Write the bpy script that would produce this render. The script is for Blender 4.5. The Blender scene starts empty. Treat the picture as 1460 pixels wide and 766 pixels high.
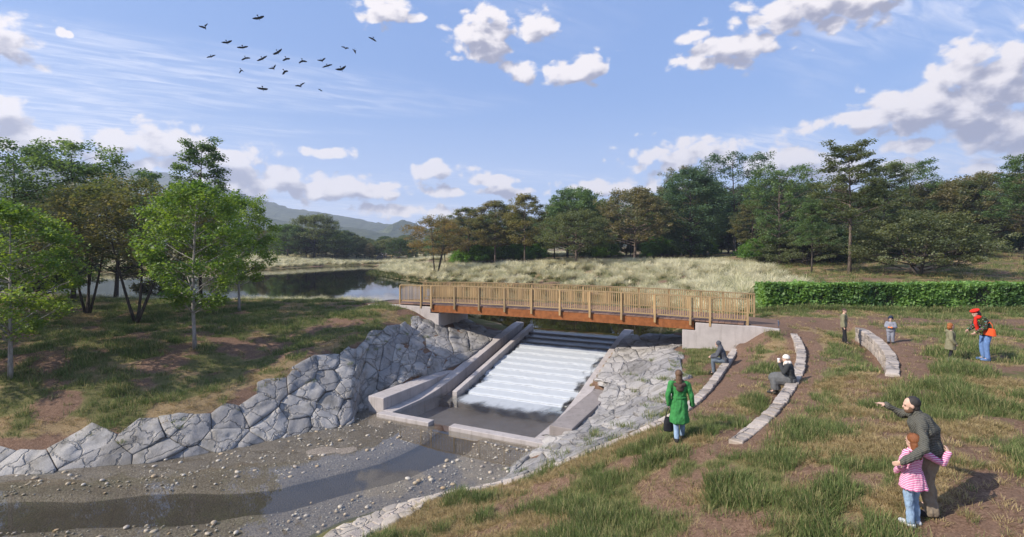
import bpy, bmesh, math, random
import numpy as np
from mathutils import Vector, Matrix, noise as mnoise
from bpy import context as ctx

scn = ctx.scene
COL = scn.collection
R = math.radians
rng = random.Random(7)
nrg = np.random.default_rng(11)

# ------------------------------------------------------------------ camera
CAM_Z, F_PX, HOR = 3.7, 740.0, 352.0          # eye height, focal length in photo pixels, horizon row
cam_d = bpy.data.cameras.new('camera')
cam = bpy.data.objects.new('camera', cam_d)
COL.objects.link(cam)
cam.location = (0, 0, CAM_Z)
cam.rotation_euler = (R(90), 0, 0)
cam_d.sensor_width = 36.0
cam_d.lens = F_PX / 1460 * 36.0
cam_d.shift_y = -(383.0 - HOR) / 1460
cam_d.clip_end = 20000
scn.camera = cam

# ------------------------------------------------------------------ light
SUN_EL, SUN_DIR = 36.0, (-0.93, -0.37)        # the sun stands to the left, a little behind the viewer
sx, sy = SUN_DIR
sl = math.hypot(sx, sy); sx /= sl; sy /= sl
sun_vec = Vector((sx * math.cos(R(SUN_EL)), sy * math.cos(R(SUN_EL)), math.sin(R(SUN_EL))))
sun_d = bpy.data.lights.new('sun', 'SUN')
sun_d.energy = 4.8
sun_d.angle = R(0.55)
sun_d.color = (1.0, 0.93, 0.84)
sun = bpy.data.objects.new('sun', sun_d)
COL.objects.link(sun)
sun.rotation_euler = sun_vec.to_track_quat('Z', 'Y').to_euler()
sun.location = (-40, -20, 60)

scn.view_settings.view_transform = 'Standard'
scn.view_settings.look = 'None'
scn.view_settings.exposure = 0.5
scn.view_settings.gamma = 1.0
scn.view_settings.use_curve_mapping = False
scn.render.engine = 'CYCLES'
cy = scn.cycles
cy.use_denoising = True
cy.max_bounces = 7
cy.diffuse_bounces = 3
cy.glossy_bounces = 3
cy.transmission_bounces = 4
cy.transparent_max_bounces = 10
cy.volume_bounces = 0
cy.sample_clamp_indirect = 6.0
cy.caustics_reflective = False
cy.caustics_refractive = False

# ------------------------------------------------------------------ sky
class NT:
    """small helper to write node trees"""
    def __init__(s, tree): s.t = tree; s.n = tree.nodes; s.l = tree.links
    def node(s, typ, **kw):
        n = s.n.new(typ)
        for k, v in kw.items(): setattr(n, k, v)
        return n
    def put(s, sock, v):
        if hasattr(v, 'is_linked'): s.l.new(v, sock)
        else: sock.default_value = v
    def math(s, op, a, b=None, c=None, clamp=False):
        n = s.node('ShaderNodeMath', operation=op, use_clamp=clamp)
        for i, v in enumerate((a, b, c)):
            if v is not None: s.put(n.inputs[i], v)
        return n.outputs[0]
    def vmath(s, op, a, b=None, c=None):
        n = s.node('ShaderNodeVectorMath', operation=op)
        for i, v in enumerate((a, b, c)):
            if v is not None: s.put(n.inputs[i], v)
        return n.outputs['Value'] if op in ('LENGTH', 'DOT_PRODUCT', 'DISTANCE') else n.outputs[0]
    def ss(s, v, a, b, lo=0.0, hi=1.0):
        n = s.node('ShaderNodeMapRange', interpolation_type='SMOOTHSTEP')
        s.put(n.inputs[0], v)
        for i, q in enumerate((a, b, lo, hi)): n.inputs[i + 1].default_value = q
        return n.outputs[0]
    def lin(s, v, a, b, lo=0.0, hi=1.0):
        n = s.node('ShaderNodeMapRange')
        s.put(n.inputs[0], v)
        for i, q in enumerate((a, b, lo, hi)): n.inputs[i + 1].default_value = q
        return n.outputs[0]
    def mix(s, f, a, b, blend='MIX'):
        n = s.node('ShaderNodeMix', data_type='RGBA', blend_type=blend)
        s.put(n.inputs[0], f); s.put(n.inputs[6], rgb(a)); s.put(n.inputs[7], rgb(b))
        return n.outputs[2]
    def noise(s, vec, scale, detail=3, rough=0.55, dist=0.0, out='Fac', dim='3D'):
        n = s.node('ShaderNodeTexNoise', noise_dimensions=dim)
        if vec is not None: s.l.new(vec, n.inputs['Vector'])
        n.inputs['Scale'].default_value = scale
        n.inputs['Detail'].default_value = detail
        n.inputs['Roughness'].default_value = rough
        n.inputs['Distortion'].default_value = dist
        return n.outputs[out]
    def vor(s, vec, scale, feature='F1', out='Distance', rand=1.0, dim='3D'):
        n = s.node('ShaderNodeTexVoronoi', feature=feature, voronoi_dimensions=dim)
        if vec is not None: s.l.new(vec, n.inputs['Vector'])
        n.inputs['Scale'].default_value = scale
        n.inputs['Randomness'].default_value = rand
        return n.outputs[out]
    def scale(s, vec, sc):
        n = s.node('ShaderNodeVectorMath', operation='MULTIPLY')
        s.l.new(vec, n.inputs[0]); n.inputs[1].default_value = sc
        return n.outputs[0]

def rgb(c):
    if hasattr(c, 'is_linked'): return c
    return (c[0], c[1], c[2], 1.0) if len(c) == 3 else c

# cumulus clouds: (px, py, half width, half height) as seen in the photo, kept as azimuth / elevation
CLOUDS = [
    (6, 62, 58, 42), (88, 46, 9, 6), (98, 49, 7, 5), (-8, 158, 52, 22), (552, 14, 40, 24), (684, 52, 42, 42), (764, 36, 38, 24), (738, 102, 26, 15),
    (840, 96, 30, 24), (806, 106, 32, 20), (1046, 72, 78, 24), (1172, 14, 130, 34), (984, 56, 24, 11), (1230, -6, 110, 26),
    (1230, 170, 80, 18), (1318, 148, 110, 34), (1415, 118, 110, 60), (1500, 110, 110, 80), (1440, 180, 150, 44), (1370, 166, 110, 34), (1318, 206, 66, 14),
    (988, 223, 92, 25), (1108, 232, 76, 24), (1190, 244, 60, 18), (1275, 238, 46, 12), (624, 242, 42, 12), (702, 257, 40, 9), (636, 273, 30, 12),
    (720, 274, 66, 8), (870, 268, 92, 13), (150, 206, 90, 26), (240, 214, 84, 32), (36, 198, 90, 18), (318, 232, 76, 26), (392, 256, 96, 24), (478, 268, 100, 18), (300, 270, 120, 18),
    (468, 218, 40, 9), (1400, 243, 32, 9), (1380, 264, 80, 13), (560, 300, 90, 10), (900, 296, 120, 10), (240, 262, 90, 16),
    # beyond the frame the same kind of broken cloud goes on
    (-260, 120, 130, 40), (-420, 210, 150, 30), (1800, 160, 160, 46), (1980, 240, 190, 30), (330, -150, 110, 44), (860, -210, 150, 50),
]
world = bpy.data.worlds.new('World')
scn.world = world
world.use_nodes = True
W = NT(world.node_tree)
W.n.clear()
out = W.node('ShaderNodeOutputWorld')
bg = W.node('ShaderNodeBackground')
sky = W.node('ShaderNodeTexSky', sky_type='NISHITA')
sky.sun_disc = False
sky.sun_elevation = R(SUN_EL)
sky.sun_rotation = math.atan2(sx, sy)
sky.altitude = 50
sky.air_density = 1.0
sky.dust_density = 0.6
sky.ozone_density = 1.6
tc = W.node('ShaderNodeTexCoord')
dirv = W.vmath('NORMALIZE', tc.outputs['Generated'])
sep = W.node('ShaderNodeSeparateXYZ'); W.l.new(dirv, sep.inputs[0])
az = W.math('ARCTAN2', sep.outputs[0], sep.outputs[1])
hor = W.math('SQRT', W.math('ADD', W.math('MULTIPLY', sep.outputs[0], sep.outputs[0]), W.math('MULTIPLY', sep.outputs[1], sep.outputs[1])))
tel = W.math('DIVIDE', sep.outputs[2], W.math('MAXIMUM', hor, 0.001))
comb = W.node('ShaderNodeCombineXYZ'); W.l.new(az, comb.inputs[0]); W.l.new(tel, comb.inputs[1])
aztel = comb.outputs[0]
g = bpy.data.node_groups.new('cloud_density', 'ShaderNodeTree')
g.interface.new_socket('P', in_out='INPUT', socket_type='NodeSocketVector')
g.interface.new_socket('D', in_out='OUTPUT', socket_type='NodeSocketFloat')
G = NT(g)
gi = G.node('NodeGroupInput'); go = G.node('NodeGroupOutput')
P = gi.outputs[0]
acc = None
for (cx, cyy, hw, hh) in CLOUDS:
    a0 = math.atan((cx - 730) / F_PX)
    t0 = (HOR - cyy) / F_PX * math.cos(a0)
    ka = F_PX / hw / max(0.25, math.cos(a0) ** 2)
    kt = F_PX / hh / max(0.35, math.cos(a0))
    q = G.vmath('LENGTH', G.vmath('MULTIPLY_ADD', P, (ka, kt, 0), (-a0 * ka, -t0 * kt, 0)))
    acc = q if acc is None else G.math('MINIMUM', acc, q)
n1 = G.noise(G.scale(P, (1.0, 1.5, 1)), 15.0, 7, 0.58, 0.2, dim='2D')
n2 = G.vor(G.vmath('ADD', G.scale(P, (1.0, 1.3, 1)), G.scale(G.noise(P, 26, 2, out='Color', dim='2D'), (0.03, 0.03, 0))), 30.0, dim='2D')
edge = G.math('ADD', G.math('MULTIPLY', G.math('SUBTRACT', n1, 0.5), 2.3), G.math('MULTIPLY', G.math('SUBTRACT', 0.42, n2), 0.85))
G.l.new(G.math('ADD', G.math('SUBTRACT', 1.12, acc), edge), go.inputs[0])
def dens(vec):
    n = W.node('ShaderNodeGroup'); n.node_tree = g
    W.l.new(vec, n.inputs[0]); return n.outputs[0]
d0 = dens(aztel)
d1 = dens(W.vmath('ADD', aztel, (-0.014, 0.026, 0)))
alpha = W.ss(d0, -0.04, 0.46)
shade = W.ss(W.math('ADD', W.math('MULTIPLY', W.math('SUBTRACT', d0, d1), 1.2), W.math('MULTIPLY', W.math('SUBTRACT', 0.6, d0), 0.62)), -0.50, 0.72)
ccol = W.mix(shade, (2.75, 2.75, 3.55), (7.7, 7.2, 7.2))
# thin high cloud: rippled veil, drawn on a flat layer overhead
zz = W.math('MAXIMUM', W.math('ADD', sep.outputs[2], 0.06), 0.03)
lay = W.node('ShaderNodeCombineXYZ')
W.l.new(W.math('DIVIDE', sep.outputs[0], zz), lay.inputs[0]); W.l.new(W.math('DIVIDE', sep.outputs[1], zz), lay.inputs[1])
rot = W.node('ShaderNodeVectorRotate', rotation_type='Z_AXIS'); W.l.new(lay.outputs[0], rot.inputs[0]); rot.inputs['Angle'].default_value = R(-28)
rip = W.noise(W.scale(rot.outputs[0], (2.2, 9.0, 1)), 1.5, 4, 0.6, 0.5, dim='2D')
big = W.noise(W.scale(rot.outputs[0], (0.5, 1.0, 1)), 0.75, 3, 0.55, 0.6, dim='2D')
veil = W.math('MULTIPLY', W.ss(big, 0.38, 0.72), W.ss(rip, 0.32, 0.78, 0.12, 0.85))
lowhaze = W.ss(tel, 0.0, 0.30, 0.55, 0.0)
skyc = W.mix(0.55, sky.outputs[0], (2.0, 3.5, 7.5))
c1 = W.mix(lowhaze, skyc, (5.2, 6.0, 8.2))
c2 = W.mix(W.math('MULTIPLY', veil, 0.85), c1, (6.9, 7.1, 8.2))
c3 = W.mix(W.math('MULTIPLY', alpha, 0.97), c2, ccol)
W.l.new(c3, bg.inputs[0])
bg.inputs[1].default_value = 0.1
W.l.new(bg.outputs[0], out.inputs[0])
world.cycles.sampling_method = 'MANUAL'
world.cycles.sample_map_resolution = 512

# ------------------------------------------------------------------ helpers
def link(o, parent=None):
    COL.objects.link(o)
    if parent is not None: o.parent = parent
    return o
def mesh_data(name, verts, faces):
    me = bpy.data.meshes.new(name)
    if isinstance(verts, np.ndarray): verts = verts.tolist()
    me.from_pydata(verts, [], faces)
    me.update()
    return me
def smooth(me, on=True):
    me.polygons.foreach_set('use_smooth', [on] * len(me.polygons)); return me
def mobj(name, me, mat=None, parent=None, loc=None):
    o = bpy.data.objects.new(name, me)
    if mat is not None and not me.materials: me.materials.append(mat)
    if loc is not None: o.location = loc
    return link(o, parent)
def tag(o, label=None, cat=None, group=None, kind=None):
    if label: o['label'] = label
    if cat: o['category'] = cat
    if group: o['group'] = group
    if kind: o['kind'] = kind
    return o
def empty(name, loc=(0, 0, 0), rz=0.0):
    o = bpy.data.objects.new(name, None)
    o.empty_display_size = 0.2
    o.location = loc; o.rotation_euler = (0, 0, rz)
    return link(o)
def fast_quads(name, V, n_per=4):
    """V: (n, n_per, 3) array of separate polygons -> mesh"""
    n = len(V)
    me = bpy.data.meshes.new(name)
    me.vertices.add(n * n_per); me.vertices.foreach_set('co', np.ascontiguousarray(V, dtype=np.float32).ravel())
    me.loops.add(n * n_per); me.loops.foreach_set('vertex_index', np.arange(n * n_per, dtype=np.int32))
    me.polygons.add(n)
    me.polygons.foreach_set('loop_start', np.arange(0, n * n_per, n_per, dtype=np.int32))
    me.polygons.foreach_set('loop_total', np.full(n, n_per, dtype=np.int32))
    me.update(calc_edges=True)
    return me
def box_v(x0, x1, y0, y1, z0, z1):
    return [(x0, y0, z0), (x1, y0, z0), (x1, y1, z0), (x0, y1, z0), (x0, y0, z1), (x1, y0, z1), (x1, y1, z1), (x0, y1, z1)]
BOX_F = [(0, 3, 2, 1), (4, 5, 6, 7), (0, 1, 5, 4), (1, 2, 6, 5), (2, 3, 7, 6), (3, 0, 4, 7)]
def tube(pts, rad, seg=8, cap=True):
    """tapered tube along a polyline"""
    pts = [Vector(p) for p in pts]
    V, Fc = [], []
    up = Vector((0.31, 0.17, 0.93))
    prev = None
    for i, p in enumerate(pts):
        d = (pts[min(i + 1, len(pts) - 1)] - pts[max(i - 1, 0)])
        if d.length < 1e-6: d = Vector((0, 0, 1))
        d.normalize()
        a = (prev - d * prev.dot(d)) if prev is not None else d.cross(up)
        if a.length < 1e-4: a = d.cross(Vector((1, 0, 0)))
        a.normalize(); prev = a
        b = d.cross(a)
        for k in range(seg):
            t = 2 * math.pi * k / seg
            V.append(tuple(p + (a * math.cos(t) + b * math.sin(t)) * rad[i]))
    for i in range(len(pts) - 1):
        for k in range(seg):
            k2 = (k + 1) % seg
            Fc.append((i * seg + k, i * seg + k2, (i + 1) * seg + k2, (i + 1) * seg + k))
    if cap:
        Fc.append(tuple(range(seg - 1, -1, -1)))
        m = (len(pts) - 1) * seg
        Fc.append(tuple(range(m, m + seg)))
    return V, Fc
def merge(parts):
    V, Fc = [], []
    for v, f in parts:
        o = len(V)
        V.extend(v); Fc.extend(tuple(i + o for i in q) for q in f)
    return V, Fc
def bevel_mesh(me, w, seg=1):
    bm = bmesh.new(); bm.from_mesh(me)
    bmesh.ops.bevel(bm, geom=bm.edges[:], offset=w, segments=seg, affect='EDGES', clamp_overlap=True)
    bm.to_mesh(me); bm.free(); me.update()
    return me
def at(px, py, z):
    """the world point at height z that the photo shows at pixel (px, py)"""
    Y = (CAM_Z - z) * F_PX / (py - HOR)
    return Vector(((px - 730) / F_PX * Y, Y, z))

# vectorised value noise
def _hash(ix, iy, s):
    h = (ix * 374761393 + iy * 668265263 + s * 2147483647) & 0xffffffff
    h = ((h ^ (h >> 13)) * 1274126177) & 0xffffffff
    return ((h ^ (h >> 16)) & 0xffff) / 65535.0
def vnoise(x, y, s=0):
    x = np.asarray(x, float); y = np.asarray(y, float)
    ix = np.floor(x).astype(np.int64); iy = np.floor(y).astype(np.int64)
    fx = x - ix; fy = y - iy
    fx = fx * fx * (3 - 2 * fx); fy = fy * fy * (3 - 2 * fy)
    a = _hash(ix, iy, s); b = _hash(ix + 1, iy, s); c = _hash(ix, iy + 1, s); d = _hash(ix + 1, iy + 1, s)
    return (a * (1 - fx) + b * fx) * (1 - fy) + (c * (1 - fx) + d * fx) * fy
def fbm(x, y, s=0, o=4, g=0.5):
    t = 0; a = 1; n = 0
    for k in range(o):
        t = t + a * vnoise(np.asarray(x) * 2 ** k + 17.3 * k, np.asarray(y) * 2 ** k - 9.1 * k, s + k); n += a; a *= g
    return t / n
def sstep(v, a, b):
    t = np.clip((np.asarray(v, float) - a) / (b - a), 0, 1)
    return t * t * (3 - 2 * t)

# ------------------------------------------------------------------ materials
def new_mat(name):
    m = bpy.data.materials.new(name); m.use_nodes = True
    t = NT(m.node_tree); t.n.clear()
    o = t.node('ShaderNodeOutputMaterial')
    return m, t, o
def principled(t, o, color, rough=0.8, bump=None, strength=0.5, dist=0.02, spec=0.3, metal=0.0):
    b = t.node('ShaderNodeBsdfPrincipled')
    t.put(b.inputs['Base Color'], rgb(color)); t.put(b.inputs['Roughness'], rough)
    b.inputs['Specular IOR Level'].default_value = spec
    b.inputs['Metallic'].default_value = metal
    if bump is not None:
        bn = t.node('ShaderNodeBump'); t.put(bn.inputs['Height'], bump)
        bn.inputs['Strength'].default_value = strength; bn.inputs['Distance'].default_value = dist
        t.l.new(bn.outputs[0], b.inputs['Normal'])
    t.l.new(b.outputs[0], o.inputs[0])
    return b
def coords(t, kind='Object'):
    return t.node('ShaderNodeTexCoord').outputs[kind]
def wpos(t):
    return t.node('ShaderNodeNewGeometry').outputs['Position']
def rand_obj(t):
    return t.node('ShaderNodeObjectInfo').outputs['Random']

def mat_plain(name, c, rough=0.8, var=0.25, scale=8.0, bump=0.3, dist=0.01, spec=0.3, metal=0.0):
    m, t, o = new_mat(name)
    p = coords(t)
    n = t.noise(p, scale, 5, 0.6)
    f = t.noise(p, scale * 9, 3, 0.6)
    k = t.lin(t.math('ADD', t.math('MULTIPLY', n, 0.65), t.math('MULTIPLY', f, 0.35)), 0.3, 0.7, 1 - var, 1 + var)
    col = t.mix(1.0, c, t.mix(0.0, k, k), 'MULTIPLY')
    principled(t, o, col, rough, f, bump, dist, spec, metal)
    return m
def mat_leaf(name, c1, c2, c3, trans=0.4, rough=0.5):
    """leaf colour differs from leaf to leaf and from tree to tree"""
    m, t, o = new_mat(name)
    ri = t.node('ShaderNodeNewGeometry').outputs['Random Per Island']
    n = t.noise(coords(t), 0.45, 2, 0.5)
    col = t.mix(t.lin(ri, 0, 1), c1, c2)
    col = t.mix(t.ss(n, 0.42, 0.68), col, c3)
    col = t.mix(1.0, col, t.mix(rand_obj(t), (0.84, 0.88, 0.84), (1.14, 1.08, 1.05)), 'MULTIPLY')
    d = t.node('ShaderNodeBsdfDiffuse'); t.l.new(col, d.inputs[0])
    tr = t.node('ShaderNodeBsdfTranslucent'); t.l.new(t.mix(1.0, col, (1.25, 1.2, 0.5), 'MULTIPLY'), tr.inputs[0])
    gl = t.node('ShaderNodeBsdfGlossy'); gl.inputs['Roughness'].default_value = rough
    m1 = t.node('ShaderNodeMixShader'); m1.inputs[0].default_value = trans
    t.l.new(d.outputs[0], m1.inputs[1]); t.l.new(tr.outputs[0], m1.inputs[2])
    m2 = t.node('ShaderNodeMixShader'); m2.inputs[0].default_value = 0.03
    t.l.new(m1.outputs[0], m2.inputs[1]); t.l.new(gl.outputs[0], m2.inputs[2])
    t.l.new(m2.outputs[0], o.inputs[0])
    return m
def mat_granite(name, base, dark, fleck=0.6, seamless=True):
    m, t, o = new_mat(name)
    p = wpos(t)
    n = t.noise(p, 2.2, 4, 0.6)
    f = t.noise(p, 26, 4, 0.7)
    g2 = t.noise(p, 90, 2, 0.6)
    bl = t.noise(p, 0.9, 5, 0.62, 0.4)
    md_ = tuple(a * .62 + b * .38 for a, b in zip(base, dark))
    col = t.mix(t.ss(f, 0.34, 0.66), md_, base)
    crk = t.vor(t.vmath('ADD', p, t.scale(t.noise(p, 2.5, 3, out='Color'), (0.5, 0.5, 0.5))), 1.15, 'DISTANCE_TO_EDGE')
    col = t.mix(t.math('MULTIPLY', t.ss(g2, 0.50, 0.66), fleck), col, (base[0] * 1.35, base[1] * 1.34, base[2] * 1.33))
    col = t.mix(t.ss(n, 0.5, 0.75, 0, 0.6), col, (dark[0] * 0.9, dark[1] * 0.92, dark[2] * 0.85))
    col = t.mix(t.ss(bl, 0.46, 0.70, 0, 0.75), col, (dark[0] * 1.0, dark[1] * 0.97, dark[2] * 0.88))
    col = t.mix(t.ss(crk, 0.0, 0.028, 0.45, 0.0), col, (dark[0] * .5, dark[1] * .5, dark[2] * .5))
    col = t.mix(1.0, col, t.mix(rand_obj(t), (0.70, 0.70, 0.71), (1.18, 1.16, 1.12)), 'MULTIPLY')
    h = t.math('ADD', t.math('ADD', t.math('MULTIPLY', n, 1.0), t.math('MULTIPLY', f, 0.5)), t.ss(crk, 0.0, 0.05))
    principled(t, o, col, 0.85, h, 0.9, 0.05, 0.25)
    return m
def mat_concrete(name, c, rough=0.85):
    m, t, o = new_mat(name)
    p = wpos(t)
    n = t.noise(p, 1.3, 5, 0.65)
    f = t.noise(p, 40, 3, 0.7)
    st = t.noise(t.scale(p, (3.0, 3.0, 0.35)), 1.6, 4, 0.6)
    sp = t.noise(p, 130, 2, 0.5)
    k = t.lin(n, 0.3, 0.7, 0.82, 1.12)
    col = t.mix(1.0, c, t.mix(0, k, k), 'MULTIPLY')
    col = t.mix(t.ss(st, 0.48, 0.75, 0, 0.6), col, (c[0] * 0.55, c[1] * 0.54, c[2] * 0.5))
    col = t.mix(t.ss(sp, 0.55, 0.7, 0, 0.5), col, (c[0] * 1.4, c[1] * 1.35, c[2] * 1.3))
    col = t.mix(t.ss(f, 0.56, 0.7, 0, 0.45), col, (c[0] * 0.62, c[1] * 0.6, c[2] * 0.6))
    principled(t, o, col, rough, f, 0.25, 0.01, 0.3)
    return m
def mat_wood(name, c, scale=1.0):
    m, t, o = new_mat(name)
    p = coords(t)
    g2 = t.noise(t.scale(p, (30, 30, 2.5)), scale, 4, 0.6, 0.4)
    col = t.mix(t.ss(g2, 0.3, 0.75), (c[0] * 0.70, c[1] * 0.68, c[2] * 0.66), (c[0] * 1.12, c[1] * 1.12, c[2] * 1.1))
    col = t.mix(1.0, col, t.mix(rand_obj(t), (0.70, 0.72, 0.75), (1.22, 1.18, 1.12)), 'MULTIPLY')
    principled(t, o, col, 0.75, g2, 0.2, 0.004, 0.25)
    return m
def schlick(t, f0, normal=None):
    ge = t.node('ShaderNodeNewGeometry')
    c = t.math('ABSOLUTE', t.vmath('DOT_PRODUCT', ge.outputs['Incoming'], normal if normal is not None else ge.outputs['Normal']))
    k = t.math('POWER', t.math('SUBTRACT', 1.0, c, clamp=True), 5.0)
    return t.math('MULTIPLY_ADD', k, 1.0 - f0, f0)
def mat_water(name, tint, ior=1.33, wave=1.4, strength=0.10, dist=0.02, extra=0.0):
    m, t, o = new_mat(name)
    p = wpos(t)
    w = t.math('ADD', t.noise(p, wave, 3, 0.5), t.math('MULTIPLY', t.noise(p, wave * 5, 2, 0.5), 0.18))
    bn = t.node('ShaderNodeBump'); t.l.new(w, bn.inputs['Height'])
    bn.inputs['Strength'].default_value = strength; bn.inputs['Distance'].default_value = dist
    fr = schlick(t, ((ior - 1) / (ior + 1)) ** 2, bn.outputs[0])
    gl = t.node('ShaderNodeBsdfGlossy'); gl.inputs['Roughness'].default_value = 0.02; t.l.new(bn.outputs[0], gl.inputs['Normal'])
    tr = t.node('ShaderNodeBsdfTransparent'); tr.inputs[0].default_value = rgb(tint)
    mx = t.node('ShaderNodeMixShader'); t.l.new(t.math('ADD', fr, extra, clamp=True), mx.inputs[0])
    t.l.new(tr.outputs[0], mx.inputs[1]); t.l.new(gl.outputs[0], mx.inputs[2])
    t.l.new(mx.outputs[0], o.inputs[0])
    return m

# ------------------------------------------------------------------ terrain
BR = Vector((-5.0, 32.4, 0))                  # start of the bridge's near railing
BU = Vector((0.895, -0.446, 0)); BV = Vector((0.446, 0.895, 0))   # along the bridge, upstream
def uv(u, v, z=0.0):
    p = BR + BU * u + BV * v
    return Vector((p.x, p.y, z))
WATER, POND = -3.8, -1.7

WALL1 = [(10.62, 24.35, -.90), (9.75, 22.9, -.98), (8.75, 21.2, -1.03), (7.5, 19.0, -1.05), (6.25, 16.95, -1.1), (5.2, 15.75, -1.25), (4.35, 15.35, -1.5),
         (3.5, 15.25, -1.85), (2.48, 15.25, -2.25), (1.86, 15.3, -2.5), (0.62, 15.35, -3.05), (-0.62, 15.3, -3.36), (-1.87, 15.2, -3.52), (-2.7, 14.8, -3.56),
         (-3.3, 14.0, -3.58), (-4.0, 13.1, -3.6), (-5.6, 11.2, -3.6), (-8.0, 9.0, -3.6)]
WALL2 = [(12.9, 23.75, -.30), (12.25, 22.2, -.37), (11.4, 20.4, -.44), (9.75, 17.6, -.5), (8.2, 15.4, -.56), (6.75, 13.5, -.64), (5.1, 11.85, -.76)]
WALL3 = [(15.85, 23.7, -.02), (15.3, 22.2, -.02), (14.4, 20.3, -.02), (13.0, 17.75, -.03), (11.15, 15.2, -.05)]

ctrl = []
def cp(*pts): ctrl.extend(pts)
cp(*[(x, y, z - .02) for x, y, z in WALL1]); cp(*[(x, y, z - .03) for x, y, z in WALL2]); cp(*[(x, y, z - .03) for x, y, z in WALL3])
cp((15.4, 17, -.04), (14.4, 17, -.04), (14.7, 20.1, 0), (20, 20, 0), (25, 15, .05), (20, 26, -.02), (30, 24, 0), (15.2, 31.2, -.1), (22, 31.2, -.1), (31, 31.2, -.1),
   (40, 31, 0), (40, 15, .1), (12.3, 24.2, -.08), (13.5, 27, -.06), (18, 10, 0), (12, 8, -.1), (30, 5, .1), (11, 23.6, -.62), (12.0, 20.5, -.42))
cp((4.17, 12.95, -1.13), (.46, 11.3, -2.55), (-1.86, 12.5, -3.3), (2.2, 9.65, -1.7), (4.1, 8.2, -.92), (6.2, 7.75, -.36), (6.9, 6.97, -.22), (7.5, 10.9, -.26),
   (10, 13, -.15), (0, 5, -2.3), (-5, 5, -3.3), (5, 3, -.7), (10, 4, -.12), (0, -5, -2.2), (-12, 3, -3.4), (-4.4, 10.5, -3.45), (2.0, 12.3, -1.95), (-6.4, 9.2, -3.5))
# rock slope right of the chute
for v in (-8.5, -7, -5.5): cp(tuple(uv(12.2, v, -3.3)), tuple(uv(12.9, v, -3.15)))
for v, z in ((-4, -3.1), (-2, -2.75), (0, -2.3), (2, -1.9), (4, -1.6)): cp(tuple(uv(11.5, v, z)), tuple(uv(12.3, v, z + .12)))
cp(tuple(uv(15.3, 0, -1.25)), tuple(uv(13.6, 0, -1.7)), tuple(uv(13.6, 2.5, -1.5)), tuple(uv(15.3, 3.2, -1.1)), (7.0, 23.6, -1.55), (5.5, 20.5, -2.05), (4.0, 18.2, -2.45),
   (2.4, 17.2, -2.95), (.9, 17.4, -3.5), (-.1, 16.4, -3.62), (.95, 19.9, -4.05), (-.2, 18.1, -4.05), (-.85, 16.6, -4.05), (1.6, 21, -4.3), (7.9, 22.9, -1.35), (6.6, 20.4, -1.5), (5.2, 17.6, -1.75))
# stream bed and left bank
TOE_L = [(-30, 15.6), (-22, 16.2), (-16.9, 16.9), (-14.6, 17.55), (-12.05, 18.2), (-10.4, 19.25), (-9.06, 20.3), (-7.9, 21.2), (-6.85, 22.0), (-6.25, 22.85)]
TOP_L = [(-30, 17.5, -3.0), (-22, 17.95, -2.98), (-17.0, 18.35, -2.98), (-14.7, 18.85, -2.95), (-12.5, 19.5, -2.85), (-11.2, 21.0, -2.45), (-10.0, 22.5, -2.0), (-9.0, 24.2, -1.55), (-8.0, 25.9, -1.18), (-7.2, 27.4, -.97)]
for x, y in TOE_L: cp((x, y, -4.02), (x + .5, y - 1.3, -4.2))
for x, y, z in TOP_L: cp((x, y, z))
cp((-20, 10, -4.3), (-30, 8, -4.3), (-10, 13, -4.3), (-6, 18, -4.3), (-3, 19, -4.3), (-2.5, 16.5, -4.25), (-12, 14.5, -4.3), (-45, 10, -4.2), (-45, 17, -2.6))
for v, z in ((-8.6, -3.7), (-6, -3.32), (-3, -3.22), (-1, -2.72), (1.5, -2.12), (4, -1.75)): cp(tuple(uv(3.3, v, z)))
cp(tuple(uv(1.2, -8.2, -3.45)), tuple(uv(1.6, -6, -2.6)), tuple(uv(1.6, -3, -2.1)), tuple(uv(1.6, 0, -1.7)), tuple(uv(.5, .2, -1.3)), tuple(uv(.5, 3.2, -1.3)), tuple(uv(2.0, 3.0, -1.6)),
   tuple(uv(-1.2, -.4, -.45)), tuple(uv(-3.0, -.2, -.15)), tuple(uv(-.6, -1.5, -.85)))
cp((-20.2, 20.9, -1.62), (-15, 24.5, -1.08), (-18, 34.2, -.5), (-21.7, 30, -.72), (-29, 33, -.5), (-26, 26, -1.0), (-35, 24, -1.2), (-34, 20, -1.9), (-12, 29, -.7), (-10, 33, -.4), (-13.5, 22, -1.95), (-20, 19.6, -2.35), (-15.5, 20.3, -2.3), (-25, 19.2, -2.4),
   (-17, 20.8, -1.85), (-8.5, 35, -.15), (-12, 40, -.5), (-20, 41.5, -.6), (-30, 42, -.6), (-45, 40, -.2), (-45, 28, -.8), (-8.6, 31, -.28), (-24, 21.0, -1.7), (-16, 43.2, -.8), (-24, 44.5, -.85))
cp((-9.6, 26.3, -1.1), (-10.6, 25, -1.32), (-11.5, 23.5, -1.7), (-12.6, 22.0, -2.05), (-11, 27.5, -.98), (-12.5, 25.5, -1.25), (-9, 28.5, -.88), (-8.2, 29.8, -.72), (-13, 27.2, -1.0), (-8.6, 27.1, -1.0))
cp(tuple(uv(19.6, .5, -.07)), tuple(uv(20.6, 1.6, -.06)), tuple(uv(19.8, 3, -.06)), tuple(uv(18.7, -.4, -.22)), tuple(uv(17.5, -.4, -.72)), tuple(uv(16.4, -.4, -1.0)), tuple(uv(20.2, -.9, -.2)))
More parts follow.
